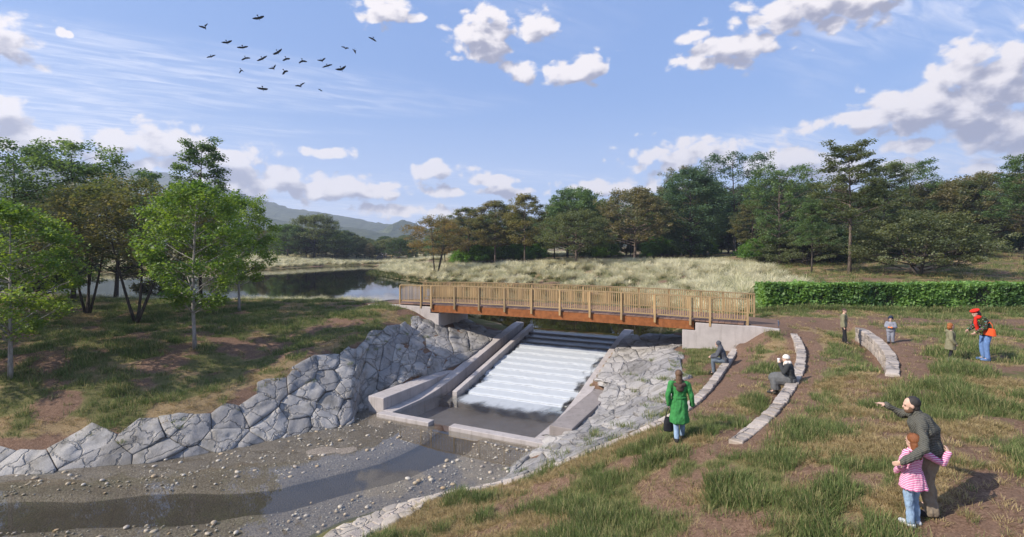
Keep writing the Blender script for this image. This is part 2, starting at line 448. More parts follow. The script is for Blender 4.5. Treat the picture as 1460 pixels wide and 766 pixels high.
# pond
cp((-3, 38.5, -1.5), (-7, 40, -1.35), (-11, 43.5, -1.3), (-16, 46.5, -1.5), (-24, 48, -1.55), (-35, 49, -1.5), (-60, 50, -1.2), (-90, 55, -.6))
cp((5, 36, -3), (8, 33.5, -2.6), (2, 42, -3.2), (-3, 46, -3.2), (-12, 56, -3.2), (-25, 60, -3.2), (-40, 62, -3), (0, 56, -3), (-12, 70, -3), (-25, 80, -3), (-40, 85, -3), (-60, 75, -3), (-45, 105, -2.6), (-70, 95, -2.6), (-43, 130, -2.4), (-45, 143, -2.2), (-37, 120, -2.4))
cp((10.5, 33, -1.5), (11.5, 38, -1.5), (11.5, 46, -1.6), (12, 56, -1.6), (6, 63, -1.6), (-4, 68, -1.6), (-14, 80, -1.6), (-22, 94, -1.6), (-29, 112, -1.55), (-33, 128, -1.5), (-50, 148, -1.5), (-41, 162, -1.4), (-59, 126, -1.5), (-75, 114, -1.5), (-100, 100, -1.0))
cp((13, 34, -.6), (14.5, 40, -.4), (16, 48, -.5), (17, 60, -.4), (8, 72, -.2), (-4, 78, -.2), (-12, 90, -.5), (0, 88, .5), (10, 85, 1.0), (22, 74, .9), (30, 82, 1.2), (20, 92, 1.2), (-8, 105, .3), (20, 50, -.1), (28, 44, .1),
   (34, 50, .5), (45, 55, .8), (60, 70, 2.3), (48, 70, 1.8), (80, 70, 2.5), (70, 55, 1.0), (40, 90, 1.8), (-20, 125, -.5), (-28, 150, -.5), (-78, 135, -.5), (-64, 150, -.5), (-40, 185, -.3), (-110, 120, 0), (0, 130, .6), (50, 130, 2), (100, 110, 3),
   (-60, 180, 0), (0, 190, .5), (90, 200, 3), (-130, 70, .5), (-130, 180, 1), (-60, 300, 0), (60, 300, 2), (200, 200, 4), (-250, 200, 3), (-250, 0, 1), (250, 0, 2), (0, -120, -1), (120, 20, 1.2), (-110, 20, 0))
ctrl = np.array(ctrl, float)
def tps_fit(P):
    n = len(P); xy = P[:, :2] / 30.0
    d2 = ((xy[:, None] - xy[None]) ** 2).sum(-1)
    K = 0.5 * d2 * np.log(d2 + 1e-12) + np.eye(n) * 2e-5
    Q = np.c_[np.ones(n), xy]
    M = np.zeros((n + 3, n + 3)); M[:n, :n] = K; M[:n, n:] = Q; M[n:, :n] = Q.T
    return np.linalg.solve(M, np.r_[P[:, 2], 0, 0, 0])
TPS = tps_fit(ctrl)
def tps_eval(x, y):
    xy = np.c_[x, y] / 30.0
    outz = np.empty(len(xy))
    for i in range(0, len(xy), 8000):
        q = xy[i:i + 8000]
        d2 = ((q[:, None] - ctrl[None, :, :2] / 30.0) ** 2).sum(-1)
        outz[i:i + 8000] = (0.5 * d2 * np.log(d2 + 1e-12)) @ TPS[:-3] + TPS[-3] + q @ TPS[-2:]
    return outz
def poly_dist(x, y, line):
    """distance to a polyline, side (+ = left of travel), arc fraction"""
    L = np.array(line)[:, :2]
    best = np.full(len(x), 1e9); side = np.zeros(len(x)); frac = np.zeros(len(x))
    for i in range(len(L) - 1):
        a, b = L[i], L[i + 1]; d = b - a; l2 = d @ d
        t = np.clip(((x - a[0]) * d[0] + (y - a[1]) * d[1]) / l2, 0, 1)
        dx = x - (a[0] + t * d[0]); dy = y - (a[1] + t * d[1])
        r = np.hypot(dx, dy)
        s = np.sign(d[0] * (y - a[1]) - d[1] * (x - a[0]))
        m = r < best
        best[m] = r[m]; side[m] = s[m]; frac[m] = (i + t[m]) / (len(L) - 1)
    return best, side, frac
def ground_z(x, y):
    x = np.atleast_1d(np.asarray(x, float)); y = np.atleast_1d(np.asarray(y, float))
    z = tps_eval(x, y)
    near = (y < 45) & (np.abs(x) < 45)
    z = z + np.where(y > 3, (fbm(x * .9, y * .9, 3, 3) - .5) * .10, 0)
    # seat walls: ground on the stream side lies lower (walls run from the far end towards the viewer)
    for wall, drop, f0, f1 in ((WALL1, .40, -.1, .30), (WALL2, .38, .30, .97), (WALL3, .60, -.1, .97)):
        d, s, f = poly_dist(x, y, wall)
        k = np.where(s < 0, 1.0, 0.0) * np.exp(-np.maximum(d - .25, 0) / 1.3)
        k = k * sstep(f, f0 - .03, f0 + .06) * (1 - sstep(f, f1 - .25, f1 + .03))
        z = z - drop * k
    for wall in (WALL1, WALL2, WALL3):
        d, s, f = poly_dist(x, y, wall)
        z = z - .035 * (1 - sstep(d, .25, .7)) * (f < .999)
    # channel of the spillway
    rx = x - BR.x; ry = y - BR.y
    u = rx * BU.x + ry * BU.y; v = rx * BV.x + ry * BV.y
    lo = np.where(v < -2.75, 2.62, 3.45); hi = np.where(v < -2.85, 12.0, 11.1)
    inside = (u > lo) & (u < hi) & (v > -8.75) & (v < 5.2)
    z = np.where(inside, np.minimum(z, -4.7), z)
    return z
def gz(x, y): return float(ground_z([x], [y])[0])
def seat_low(x, y): return gz(x, y)

def in_poly(x, y, poly):
    c = np.zeros(len(x), bool); n = len(poly)
    for i in range(n):
        x1, y1 = poly[i]; x2, y2 = poly[(i + 1) % n]
        k = ((y1 > y) != (y2 > y)) & (x < (x2 - x1) * (y - y1) / (y2 - y1 + 1e-12) + x1)
        c ^= k
    return c
def axis(breaks):
    """list of (from, to, step) -> coordinates"""
    o = []
    for a, b, s in breaks:
        n = max(1, int(round((b - a) / s)))
        o.extend(a + (b - a) * k / n for k in range(n))
    o.append(breaks[-1][1])
    return np.array(o)
gx = axis([(-2400, -600, 200), (-600, -200, 40), (-200, -60, 7), (-60, -26, 1.2), (-26, 22, .24), (22, 60, 1.2), (60, 200, 7), (200, 600, 40), (600, 2400, 200)])
gy = axis([(-480, -60, 60), (-60, 0, 6), (0, 5, 1), (5, 38, .24), (38, 70, .8), (70, 140, 1.8), (140, 300, 8), (300, 1000, 60), (1000, 1850, 170)])
GX, GY = np.meshgrid(gx, gy)
fxx, fyy = GX.ravel(), GY.ravel()
cx_, cy_ = np.clip(fxx, -250, 250), np.clip(fyy, -120, 300)
ZZ = ground_z(cx_, cy_)
def masks(x, y):
    """how much green grass, dry grass, loose brown mulch and pale plumes grow at a point"""
    n1 = fbm(x * .75 + y * .15, y * .85, 21, 4)
    n2 = fbm(x * 1.3, y * 1.5, 33, 3)
    n3 = fbm(x * .35 + 4, y * .5, 55, 3)
    green = sstep(n1 * .6 + n2 * .4 + np.where(x < -5, .05, .015), .43, .57)
    dry = sstep(n3 * .5 + n2 * .5 + np.where(x < -5, .03, .02), .42, .54)
    mul = np.zeros_like(n1)
    for wall, w in ((WALL1, 1.25), (WALL2, 1.1), (WALL3, 1.5)):
        d, s, f = poly_dist(x, y, wall)
        dn = d + (n2 - .5) * .9
        lim = .5 if wall is WALL1 else 1.0
        mul = np.maximum(mul, np.where(s > 0, 1 - sstep(dn, w * .6, w), 1 - sstep(dn, .3, .75)) * np.where(wall is WALL1, 1 - sstep(f, .30, .40), 1.0))
    # worn path that runs along the hedge and over the bridge
    path = [(40, 26.2), (30, 25.8), (22, 25.8), (17, 25.9), (13.2, 26.2), (11.9, 25.6)]
    d, s, f = poly_dist(x, y, path)
    mul = np.maximum(mul, 1 - sstep(d + (n2 - .5) * 1.0, 1.0, 1.8))
    pathl = [(-6.2, 35.3), (-9, 37.6), (-14, 40.5), (-21, 42.5), (-32, 43), (-60, 42)]
    d, s, f = poly_dist(x, y, pathl)
    mul = np.maximum(mul, 1 - sstep(d + (n2 - .5) * .8, 1.0, 1.7))
    for bx, by, br in ((7.2, 7.3, 1.5), (8.3, 7.6, 1.2), (4.6, 11.6, .7), (5.6, 9.7, .55), (1.2, 13.4, .9), (0.1, 13.1, .8), (2.6, 12.9, .5), (3.4, 8.7, .8), (6.3, 9.1, .5), (13.2, 18.2, .8), (5.4, 12.7, .5), (10.5, 11.2, .6),
                       (-13, 25, 1.3), (-15.5, 22.6, 1.4), (-17.5, 19.6, 1.2), (-11.5, 26, 1.0), (-19.5, 22, .9), (-16, 26.5, 1.0), (-10.5, 24.3, .7)):
        mul = np.maximum(mul, 1 - sstep(np.hypot(x - bx, (y - by) * 1.25) / br + (n2 - .5) * 1.1, .6, 1.05))
    xy_ = lambda u, v: tuple(uv(u, v)[:2])
    rock_r = [(-1, 16.2), (1.2, 20.3), xy_(11.9, -8), xy_(11.2, -4), xy_(11.1, 4.5), xy_(14.9, 3.2), xy_(14.9, .5), (8.0, 23.5), (6.5, 20), (5.0, 17.2), (4.2, 15.9), (.5, 15.65)]
    rock_l = TOE_L + [xy_(3.0, -8.4), xy_(3.0, -3.2), xy_(3.5, -2.6), xy_(3.5, 3.4), xy_(.5, 3.4), xy_(-.1, -.2)] + [(a, b) for a, b, c in reversed(TOP_L)]
    mul = np.where(in_poly(x, y, rock_r) | in_poly(x, y, rock_l), 1.0, mul)
    return green, dry, mul
mg, md, mm = masks(fxx, fyy)
gv = np.c_[fxx, fyy, ZZ]
nx, ny = len(gx), len(gy)
idx = np.arange(nx * ny).reshape(ny, nx)
quads = np.stack([idx[:-1, :-1], idx[:-1, 1:], idx[1:, 1:], idx[1:, :-1]], -1).reshape(-1, 4)
def big_mesh(name, V, Q):
    me = bpy.data.meshes.new(name)
    me.vertices.add(len(V)); me.vertices.foreach_set('co', V.astype(np.float32).ravel())
    me.loops.add(Q.size); me.loops.foreach_set('vertex_index', Q.astype(np.int32).ravel())
    me.polygons.add(len(Q)); me.polygons.foreach_set('loop_start', np.arange(0, Q.size, Q.shape[1], dtype=np.int32))
    me.polygons.foreach_set('loop_total', np.full(len(Q), Q.shape[1], dtype=np.int32))
    me.update(calc_edges=True)
    return smooth(me)
gme = big_mesh('ground', gv, quads)
att = gme.color_attributes.new('cover', 'FLOAT_COLOR', 'POINT')
att.data.foreach_set('color', np.c_[mg * (1 - mm), md * (1 - mm * .8), mm, np.ones(len(mg))].astype(np.float32).ravel())

m, t, o = new_mat('ground_cover')
ca = t.node('ShaderNodeVertexColor', layer_name='cover')
sp = t.node('ShaderNodeSeparateColor'); t.l.new(ca.outputs[0], sp.inputs[0])
p = wpos(t)
fine = t.noise(p, 34, 4, 0.75)
chip = t.vor(t.scale(p, (1, 1, 1)), 26.0, 'F1', 'Color')
mid = t.noise(p, 3.0, 4, 0.6)
soil = t.mix(t.ss(fine, 0.36, 0.66), (0.100, 0.056, 0.036), (0.260, 0.160, 0.105))
chs = t.node('ShaderNodeSeparateColor'); t.l.new(chip, chs.inputs[0])
soil = t.mix(0.35, soil, t.mix(chs.outputs[0], (0.07, 0.040, 0.027), (0.34, 0.225, 0.155)))
soil = t.mix(t.ss(mid, 0.45, 0.7, 0, 0.5), soil, (0.150, 0.098, 0.070))
dryc = t.mix(t.ss(fine, 0.35, 0.65), (0.19, 0.130, 0.066), (0.38, 0.285, 0.150))
grn = t.mix(t.ss(fine, 0.35, 0.65), (0.060, 0.072, 0.022), (0.150, 0.155, 0.055))
col = t.mix(t.math('MULTIPLY', t.ss(t.math('ADD', sp.outputs[1], t.math('MULTIPLY', t.math('SUBTRACT', fine, 0.5), 1.2)), 0.35, 0.75), 0.8), soil, dryc)
col = t.mix(t.math('MULTIPLY', t.ss(t.math('ADD', sp.outputs[0], t.math('MULTIPLY', t.math('SUBTRACT', fine, 0.5), 1.0)), 0.3, 0.8), 0.75), col, grn)
principled(t, o, col, 0.95, t.math('ADD', fine, mid), 0.8, 0.03, 0.1)
MAT_GROUND = m
ground = mobj('ground', gme, MAT_GROUND)
tag(ground, kind='structure')

# stream bed with a deeper, darker channel
CHAN = [(-34, 13.2), (-22, 14.2), (-14.4, 14.65), (-12.7, 14.75), (-11.1, 15.0), (-8.8, 15.1), (-7.0, 15.7), (-5.6, 16.7), (-4.05, 17.7), (-2.5, 19.7), (-1.95, 21.6)]
bx = axis([(-60, -22, 1.0), (-22, 3, .22)]); by = axis([(-4, 8, .8), (8, 24.5, .22)])
BX, BY = np.meshgrid(bx, by); bxx, byy = BX.ravel(), BY.ravel()
dch, _, _ = poly_dist(bxx, byy, CHAN)
chw = 1.0 + .25 * (fbm(bxx * .4, byy * .4, 71, 2) - .5) * 2
chn = 1 - sstep(dch, chw - .28, chw + .12)
bz = -3.845 + (fbm(bxx * 1.1, byy * 1.1, 81, 3) - .5) * .07 - .20 * chn
bz = bz + .03 * sstep(fbm(bxx * .3 + 3, byy * .5, 91, 2), .5, .75)
rx = bxx - BR.x; ry = byy - BR.y
bu_ = rx * BU.x + ry * BU.y; bv_ = rx * BV.x + ry * BV.y
bz = np.where((bu_ > 3.0) & (bu_ < 12) & (bv_ > -8.45), -4.6, bz)
nbx, nby = len(bx), len(by)
bi = np.arange(nbx * nby).reshape(nby, nbx)
bq = np.stack([bi[:-1, :-1], bi[:-1, 1:], bi[1:, 1:], bi[1:, :-1]], -1).reshape(-1, 4)
bme = big_mesh('stream_bed', np.c_[bxx, byy, bz], bq)
att = bme.color_attributes.new('cover', 'FLOAT_COLOR', 'POINT')
att.data.foreach_set('color', np.c_[chn, chn, chn, np.ones(len(chn))].astype(np.float32).ravel())
m, t, o = new_mat('gravel_bed')
ca = t.node('ShaderNodeVertexColor', layer_name='cover')
p = wpos(t)
f = t.noise(p, 30, 3, 0.7)
v1 = t.vor(p, 22, 'F1', 'Color'); v1d = t.vor(p, 22)
gcol = t.mix(t.ss(f, 0.35, 0.65), (0.125, 0.098, 0.072), (0.335, 0.280, 0.220))
v1s = t.node('ShaderNodeSeparateColor'); t.l.new(v1, v1s.inputs[0])
gcol = t.mix(0.45, gcol, t.mix(v1s.outputs[0], (0.085, 0.066, 0.048), (0.44, 0.37, 0.285)))
gcol = t.mix(t.ss(t.noise(p, 0.8, 3, 0.6), 0.4, 0.7, 0, .4), gcol, (0.19, 0.150, 0.112))
ccol2 = t.mix(t.ss(f, 0.35, 0.65), (0.050, 0.040, 0.030), (0.125, 0.102, 0.077))
gcol = t.mix(t.ss(ca.outputs[0], 0.45, 0.62), gcol, ccol2)
principled(t, o, gcol, 0.55, t.math('SUBTRACT', f, v1d), 0.6, 0.02, 0.4)
stream_bed = mobj('stream_bed', bme, m)
tag(stream_bed, kind='structure')

# water sheets
def sheet(name, pts, z, mat):
    me = mesh_data(name, [(x, y, z) for x, y in pts], [tuple(range(len(pts)))])
    return tag(mobj(name, me, mat), kind='structure')
MAT_STREAM = mat_water('stream_water', (0.80, 0.80, 0.77), 1.42, 1.3, 0.05, 0.02, 0.03)
MAT_POND = mat_water('pond_water', (0.20, 0.20, 0.13), 1.36, 0.7, 0.10, 0.03, 0.04)
a = uv(3.35, -8.5); b_ = uv(11.4, -8.5)
sheet('stream_water', [(-60, -4), (3, -4), (3, 10), (b_.x + .6, b_.y - .3), (b_.x, b_.y), (a.x, a.y), (a.x - .8, a.y + 1.5), (-60, 24)], WATER, MAT_STREAM)
c0 = uv(3.0, 4.9); c1_ = uv(11.8, 4.9)
sheet('pond_water', [(c0.x, c0.y), (c1_.x, c1_.y), (14, 31), (22, 40), (25, 60), (15, 75), (-15, 110), (-20, 168), (-120, 168), (-140, 50), (-60, 44), (-12, 38), (-4, 35.5)], POND, MAT_POND)

# ------------------------------------------------------------------ spillway
MAT_CONC = mat_concrete('pale_concrete', (0.42, 0.375, 0.35))
MAT_CONC_D = mat_concrete('weathered_concrete', (0.27, 0.235, 0.215))
MAT_CONC_W = mat_concrete('wet_concrete', (0.17, 0.15, 0.145), 0.45)
def wall_z(v):
    return float(np.interp(v, [-8.5, -6.4, -5.2, -4.2, -3, 2.1, 4.6, 5.2], [-3.64, -3.63, -3.52, -3.36, -3.12, -1.95, -1.45, -1.42]))
def floor_z(v):
    return float(np.interp(v, [-8.5, -4.7, 4.6, 5.2], [-4.3, -3.95, -1.80, -1.80]))
def strip(u0, u1, vs, ztop, zbot):
    """a wall along the flow: top profile ztop(v)"""
    V, Fc = [], []
    for v in vs:
        for (u, z) in ((u0, zbot(v)), (u1, zbot(v)), (u1, ztop(v)), (u0, ztop(v))): V.append(tuple(uv(u, v, z)))
    n = len(vs)
    for i in range(n - 1):
        for k in range(4):
            a, b = i * 4 + k, i * 4 + (k + 1) % 4
            Fc.append((a, a + 4, b + 4, b))
    Fc.append((0, 1, 2, 3)); Fc.append(tuple((n - 1) * 4 + k for k in (3, 2, 1, 0)))
    me = mesh_data('strip', V, Fc)
    bm = bmesh.new(); bm.from_mesh(me); bmesh.ops.recalc_face_normals(bm, faces=bm.faces)
    ed = [e for e in bm.edges if e.is_manifold and e.calc_face_angle(0) > 0.9]
    bmesh.ops.bevel(bm, geom=ed, offset=0.018, segments=1, affect='EDGES')
    bm.to_mesh(me); bm.free()
    return me
def uvbox(u0, u1, v0, v1, z0, z1):
    V = [tuple(uv(x, y, z)) for x, y, z in box_v(u0, u1, v0, v1, z0, z1)]
    me = mesh_data('block', V, BOX_F)
    return bevel_mesh(me, 0.018)
spill = empty('spillway', uv(7.3, -2, -3.9))
tag(spill, 'stepped concrete spillway chute under the footbridge', 'spillway')
def part(name, me, mat, parent):
    o = mobj(name, me, mat)
    o.parent = parent
    o.matrix_parent_inverse = Matrix.Translation(-parent.location) if parent.type == 'EMPTY' else parent.matrix_world.inverted()
    return o
vs = [-8.5, -6.4, -5.8, -5.2, -4.6, -4.2, -3.6, -3, -1.5, 0, 2.1, 3.4, 4.6, 5.2]
part('side_wall', strip(3.35, 3.9, vs, wall_z, lambda v: -4.7), MAT_CONC, spill)
part('side_wall', strip(10.8, 11.38, vs, wall_z, lambda v: -4.7), MAT_CONC, spill)
part('wing_wall', uvbox(2.45, 3.347, -8.45, -2.6, -4.6, -3.12), MAT_CONC, spill)
part('wing_wall', uvbox(11.383, 12.3, -8.45, -2.75, -4.6, -3.10), MAT_CONC_D, spill)
part('divider_kerb', strip(4.6, 4.88, [-4.75, -2, 1, 4.6], lambda v: floor_z(v) + .40, lambda v: -4.7), MAT_CONC, spill)
part('flume_floor', strip(3.902, 4.598, [-4.9, -2, 1, 4.6], lambda v: floor_z(v) - .12, lambda v: -4.7), MAT_CONC_W, spill)
part('pool_floor', uvbox(3.9, 10.8, -8.3, -4.6, -4.8, -4.35), MAT_CONC_W, spill)
NST = 13
STEP = []
for k in range(NST):
    v1 = 4.6 - k * (9.3 / NST); v0 = v1 - 9.3 / NST
    z = -1.83 - k * (2.1 / (NST - 1))
    STEP.append((v0, v1, z))
    part('step', uvbox(4.884, 10.796, v0 + .001, v1 - .001, -4.75, z), MAT_CONC_W, spill)
part('weir_sill', uvbox(3.36, 6.15, -8.95, -8.52, -4.5, -3.64), MAT_CONC, spill)
part('weir_sill', uvbox(7.15, 11.37, -8.95, -8.52, -4.5, -3.64), MAT_CONC, spill)

# white water over the steps
prof = []
for k, (v0, v1, z) in enumerate(STEP):
    nv0, nz = v0, (STEP[k + 1][2] if k + 1 < NST else -3.90)
    for t_ in (0.0, .25, .5, .72, .86): prof.append((v1 - (v1 - v0) * t_, z + .055 + (.02 if t_ < .3 else 0)))
    prof.append((v0 + .03, z + .045)); prof.append((v0 - .035, z - .02)); prof.append((v0 - .06, nz + .10))
prof = [(v, .42 * z + .58 * (-1.80 + (v - 4.6) * .2258 + .06)) if -4.6 < v < 4.6 else (v, z) for v, z in prof]
prof.append((-5.0, -3.79)); prof.append((-5.3, -3.80))
nu = 90
us = np.linspace(4.9, 10.78, nu)
V = []; foam = []
for j, (v, z) in enumerate(prof):
    nn = (fbm(us * 2.4, np.full(nu, v * 1.7), 5, 3) - .5)
    fine_n = fbm(us * 7.0, np.full(nu, v * 1.1), 15, 3)
    for i in range(nu):
        q = uv(us[i], v + nn[i] * .10, z + nn[i] * .045)
        V.append(tuple(q))
        f_ = sstep(v, 2.2, 1.5) if False else (1 - float(sstep(v, 1.9, 2.7)))
        edge = float(sstep(us[i] + nn[i] * 1.2, 4.75, 5.15)) * (1 - float(sstep(us[i] + nn[i] * 1.6, 10.1, 10.85)) * .8)
        tail = float(sstep(v + nn[i] * .8, -5.2, -4.55))
        foam.append(f_ * edge * (.12 + .88 * tail) + .05)
Fc = [(j * nu + i, j * nu + i + 1, (j + 1) * nu + i + 1, (j + 1) * nu + i) for j in range(len(prof) - 1) for i in range(nu - 1)]
cas = smooth(mesh_data('cascade', V, Fc))
def paint(me, vals):
    at_ = me.color_attributes.new('cover', 'FLOAT_COLOR', 'POINT')
    q = np.asarray(vals, np.float32)
    at_.data.foreach_set('color', np.c_[q, q, q, np.ones(len(q))].astype(np.float32).ravel())
paint(cas, foam)
m, t, o = new_mat('white_water')
ca = t.node('ShaderNodeVertexColor', layer_name='cover')
p = wpos(t)
mp = t.node('ShaderNodeVectorRotate', rotation_type='Z_AXIS'); t.l.new(p, mp.inputs[0]); mp.inputs['Angle'].default_value = math.atan2(0.446, 0.895)
st = t.noise(t.scale(mp.outputs[0], (11.0, 0.9, 1.6)), 1.5, 5, 0.68, 0.4)
lump = t.noise(p, 3.5, 3, 0.6)
a_ = t.math('ADD', ca.outputs[0], t.math('MULTIPLY', t.math('SUBTRACT', t.math('ADD', t.math('MULTIPLY', st, .7), t.math('MULTIPLY', lump, .3)), 0.5), 1.9))
a_ = t.ss(a_, 0.02, 0.95)
a_ = t.math('MULTIPLY', a_, t.ss(ca.outputs[0], 0.02, 0.85))
wd = t.node('ShaderNodeBsdfPrincipled'); wd.inputs['Base Color'].default_value = (0.47, 0.49, 0.50, 1); wd.inputs['Roughness'].default_value = 0.5
wd.inputs['Subsurface Weight'].default_value = 0.0
wb = t.node('ShaderNodeBump'); t.l.new(st, wb.inputs['Height']); wb.inputs['Strength'].default_value = 0.5; wb.inputs['Distance'].default_value = 0.03
t.l.new(wb.outputs[0], wd.inputs['Normal'])
gl = t.node('ShaderNodeBsdfGlossy'); gl.inputs['Roughness'].default_value = 0.06; t.l.new(wb.outputs[0], gl.inputs['Normal'])
tr = t.node('ShaderNodeBsdfTransparent'); tr.inputs[0].default_value = (0.86, 0.88, 0.87, 1)
fr = schlick(t, 0.02)
mx = t.node('ShaderNodeMixShader'); t.l.new(fr, mx.inputs[0]); t.l.new(tr.outputs[0], mx.inputs[1]); t.l.new(gl.outputs[0], mx.inputs[2])
mx2 = t.node('ShaderNodeMixShader'); t.l.new(a_, mx2.inputs[0]); t.l.new(mx.outputs[0], mx2.inputs[1]); t.l.new(wd.outputs[0], mx2.inputs[2])
t.l.new(mx2.outputs[0], o.inputs[0])
MAT_WHITE = m
tag(mobj('cascade_water', cas, m), kind='structure')
# pool below the steps, foam fanning out from the last step
pu = np.linspace(3.905, 10.795, 60); pv = np.linspace(-8.52, -4.2, 60)
V = [tuple(uv(x, y, -3.775)) for y in pv for x in pu]
Fc = [(j * 60 + i, j * 60 + i + 1, (j + 1) * 60 + i + 1, (j + 1) * 60 + i) for j in range(59) for i in range(59)]
pool = smooth(mesh_data('pool', V, Fc))
fo = [float(sstep(y + (vnoise(x * 2, y * .6, 8) - .5) * .9, -6.4, -4.7)) * float(sstep(x, 4.6, 5.6)) * (1 - float(sstep(x, 9.2, 10.6))) * .9 for y in pv for x in pu]
paint(pool, fo)
tag(mobj('pool_water', pool, MAT_WHITE), kind='structure')
w2 = sheet('flume_water', [tuple(uv(3.905, -4.6)[:2]), tuple(uv(4.59, -4.6)[:2]), tuple(uv(4.59, -5.2)[:2]), tuple(uv(3.905, -5.2)[:2])], -3.85, MAT_STREAM)

# ------------------------------------------------------------------ footbridge
MAT_WOOD = mat_wood('timber', (0.42, 0.295, 0.155))
MAT_DECK = mat_wood('deck_timber', (0.25, 0.155, 0.12))
m, t, o = new_mat('rusted_steel')
p = wpos(t); n = t.noise(p, 5, 5, 0.65); f = t.noise(p, 45, 3, 0.6)
col = t.mix(t.ss(n, 0.3, 0.7), (0.185, 0.062, 0.018), (0.30, 0.105, 0.032))
col = t.mix(t.ss(f, 0.5, 0.75, 0, .45), col, (0.11, 0.035, 0.012))
principled(t, o, col, 0.8, f, 0.2, 0.004, 0.3); MAT_RUST = m
BW = 3.5
def camber(u): return .05 + .13 * max(0.0, 1 - ((u - 7.7) / 10.5) ** 2)
bridge = empty('footbridge', uv(7.7, BW / 2, 0))
tag(bridge, 'timber footbridge with slatted railings and rust brown steel beams', 'footbridge')
def rail_line(pts, post_u, nbal, keep):
    """railing: posts, two rails, balusters; pts = [(u, v)] in plan"""
    rl = bpy.data.objects.new('railing', None); link(rl); rl.parent = bridge
    rl.location = (0, 0, 0)
    def q(u):
        us_ = [a for a, b in pts]; vs_ = [b for a, b in pts]
        return uv(u, float(np.interp(u, us_, vs_)), camber(u)) - bridge.location
    us_ = np.linspace(pts[0][0], pts[-1][0], 26).tolist()
    for (z0, z1, w) in ((1.13, 1.19, .075), (.12, .18, .045)):
        V, Fc = [], []
        for uu in us_:
            c = q(uu); nn = Vector((BV.x, BV.y, 0)) * w * .5
            for s, zz_ in ((-1, z0), (1, z0), (1, z1), (-1, z1)): V.append(tuple(c + nn * s + Vector((0, 0, zz_))))
        for i in range(len(us_) - 1):
            for k in range(4):
                a, b = i * 4 + k, i * 4 + (k + 1) % 4
                Fc.append((a, a + 4, b + 4, b))
        n = len(us_); Fc += [(0, 1, 2, 3), tuple((n - 1) * 4 + k for k in (3, 2, 1, 0))]
        mobj('handrail' if z0 > 1 else 'bottom_rail', mesh_data('rail', V, Fc), MAT_WOOD, rl)
    pm = bevel_mesh(mesh_data('post', box_v(-.05, .05, -.05, .05, -.26, 1.13), BOX_F), .006)
    bm_ = mesh_data('baluster', box_v(-.020, .020, -.02, .02, .18, 1.13), BOX_F)
    ang = math.atan2(BU.y, BU.x)
    off = Vector((BV.x, BV.y, 0)) * (-.075 if pts[0][1] < 1 or pts[len(pts) // 2][1] < 1 else .075)
    for uu in post_u:
        ob = mobj('post', pm, MAT_WOOD, rl); ob.location = q(uu) + off * .8; ob.rotation_euler = (0, 0, ang)
    rest = []
    for i in range(nbal):
        uu = pts[0][0] + (pts[-1][0] - pts[0][0]) * (i + .5) / nbal
        if min(abs(uu - w_) for w_ in post_u) < .05: continue
        if i % 10 >= keep:
            mt_ = Matrix.Translation(q(uu)) @ Matrix.Rotation(ang, 4, 'Z')
            rest.append(([tuple(mt_ @ v.co) for v in bm_.vertices], BOX_F)); continue
        ob = mobj('baluster', bm_, MAT_WOOD, rl); ob.location = q(uu); ob.rotation_euler = (0, 0, ang)
    if rest:
        V, Fc = merge(rest)
        tag(mobj('baluster_row', mesh_data('baluster_row', V, Fc), MAT_WOOD, rl), kind='stuff')
    return rl
main_posts = [i * 15.4 / 9 for i in range(10)]
rail_line([(-2.7, .28), (0, 0), (15.4, 0), (18.0, .3)], [-2.65, -.85] + main_posts + [16.3, 17.95], 186, 10)
rail_line([(-2.9, BW - .5), (-.4, BW), (15.6, BW), (18.2, BW - .1)], [-2.85, -1.2] + [x + .1 for x in main_posts] + [16.6, 18.15], 186, 6)
for i in range(72):                                             # deck planks
    u0 = -2.6 + i * (20.4 / 72); u1 = u0 + 20.4 / 72 - .012
    V = [tuple(uv(x, y, z + camber((u0 + u1) / 2)) - bridge.location) for x, y, z in box_v(u0, u1, .06, BW - .06, -.06, .0 + .004 * (i % 2))]
    mobj('plank', mesh_data('plank', V, BOX_F), MAT_DECK, bridge)
def beam(v0, v1):
    V, Fc = [], []
    us_ = np.linspace(-.05, 15.55, 14)
    for uu in us_:
        for y, z in ((v0, -.43 + camber(uu) * .6), (v1, -.43 + camber(uu) * .6), (v1, -.075 + camber(uu)), (v0, -.075 + camber(uu))): V.append(tuple(uv(uu, y, z) - bridge.location))
    for i in range(len(us_) - 1):
        for k in range(4):
            a, b = i * 4 + k, i * 4 + (k + 1) % 4
            Fc.append((a, b, b + 4, a + 4))
    n = len(us_); Fc += [(3, 2, 1, 0), tuple((n - 1) * 4 + k for k in (0, 1, 2, 3))]
    mobj('beam', mesh_data('beam', V, Fc), MAT_RUST, bridge)
beam(.03, .10); beam(BW - .10, BW - .03); beam(1.7, 1.8)

# abutments
def prism_uv(profile, v0, v1):
    """profile: [(u, z)] polygon, extruded from v0 to v1"""
    n = len(profile)
    V = [tuple(uv(u, v0, z)) for u, z in profile] + [tuple(uv(u, v1, z)) for u, z in profile]
    Fc = [tuple(range(n)), tuple(range(2 * n - 1, n - 1, -1))] + [(i, i + n, (i + 1) % n + n, (i + 1) % n) for i in range(n)]
    me = mesh_data('prism', V, Fc)
    bm = bmesh.new(); bm.from_mesh(me); bmesh.ops.recalc_face_normals(bm, faces=bm.faces)
    bmesh.ops.bevel(bm, geom=bm.edges[:], offset=.02, segments=1, affect='EDGES')
    bm.to_mesh(me); bm.free(); return me
prof_l = [(-5.2, -.9), (.5, -2.4), (.5, -.45), (-.12, -.45), (-.12, -.06), (-2.8, -.06), (-5.2, -.16)]
prof_r = [(15.0, -2.4), (19.3, -1.4), (19.3, -.09), (18.3, -.03), (15.62, -.02), (15.62, -.40), (15.0, -.40)]
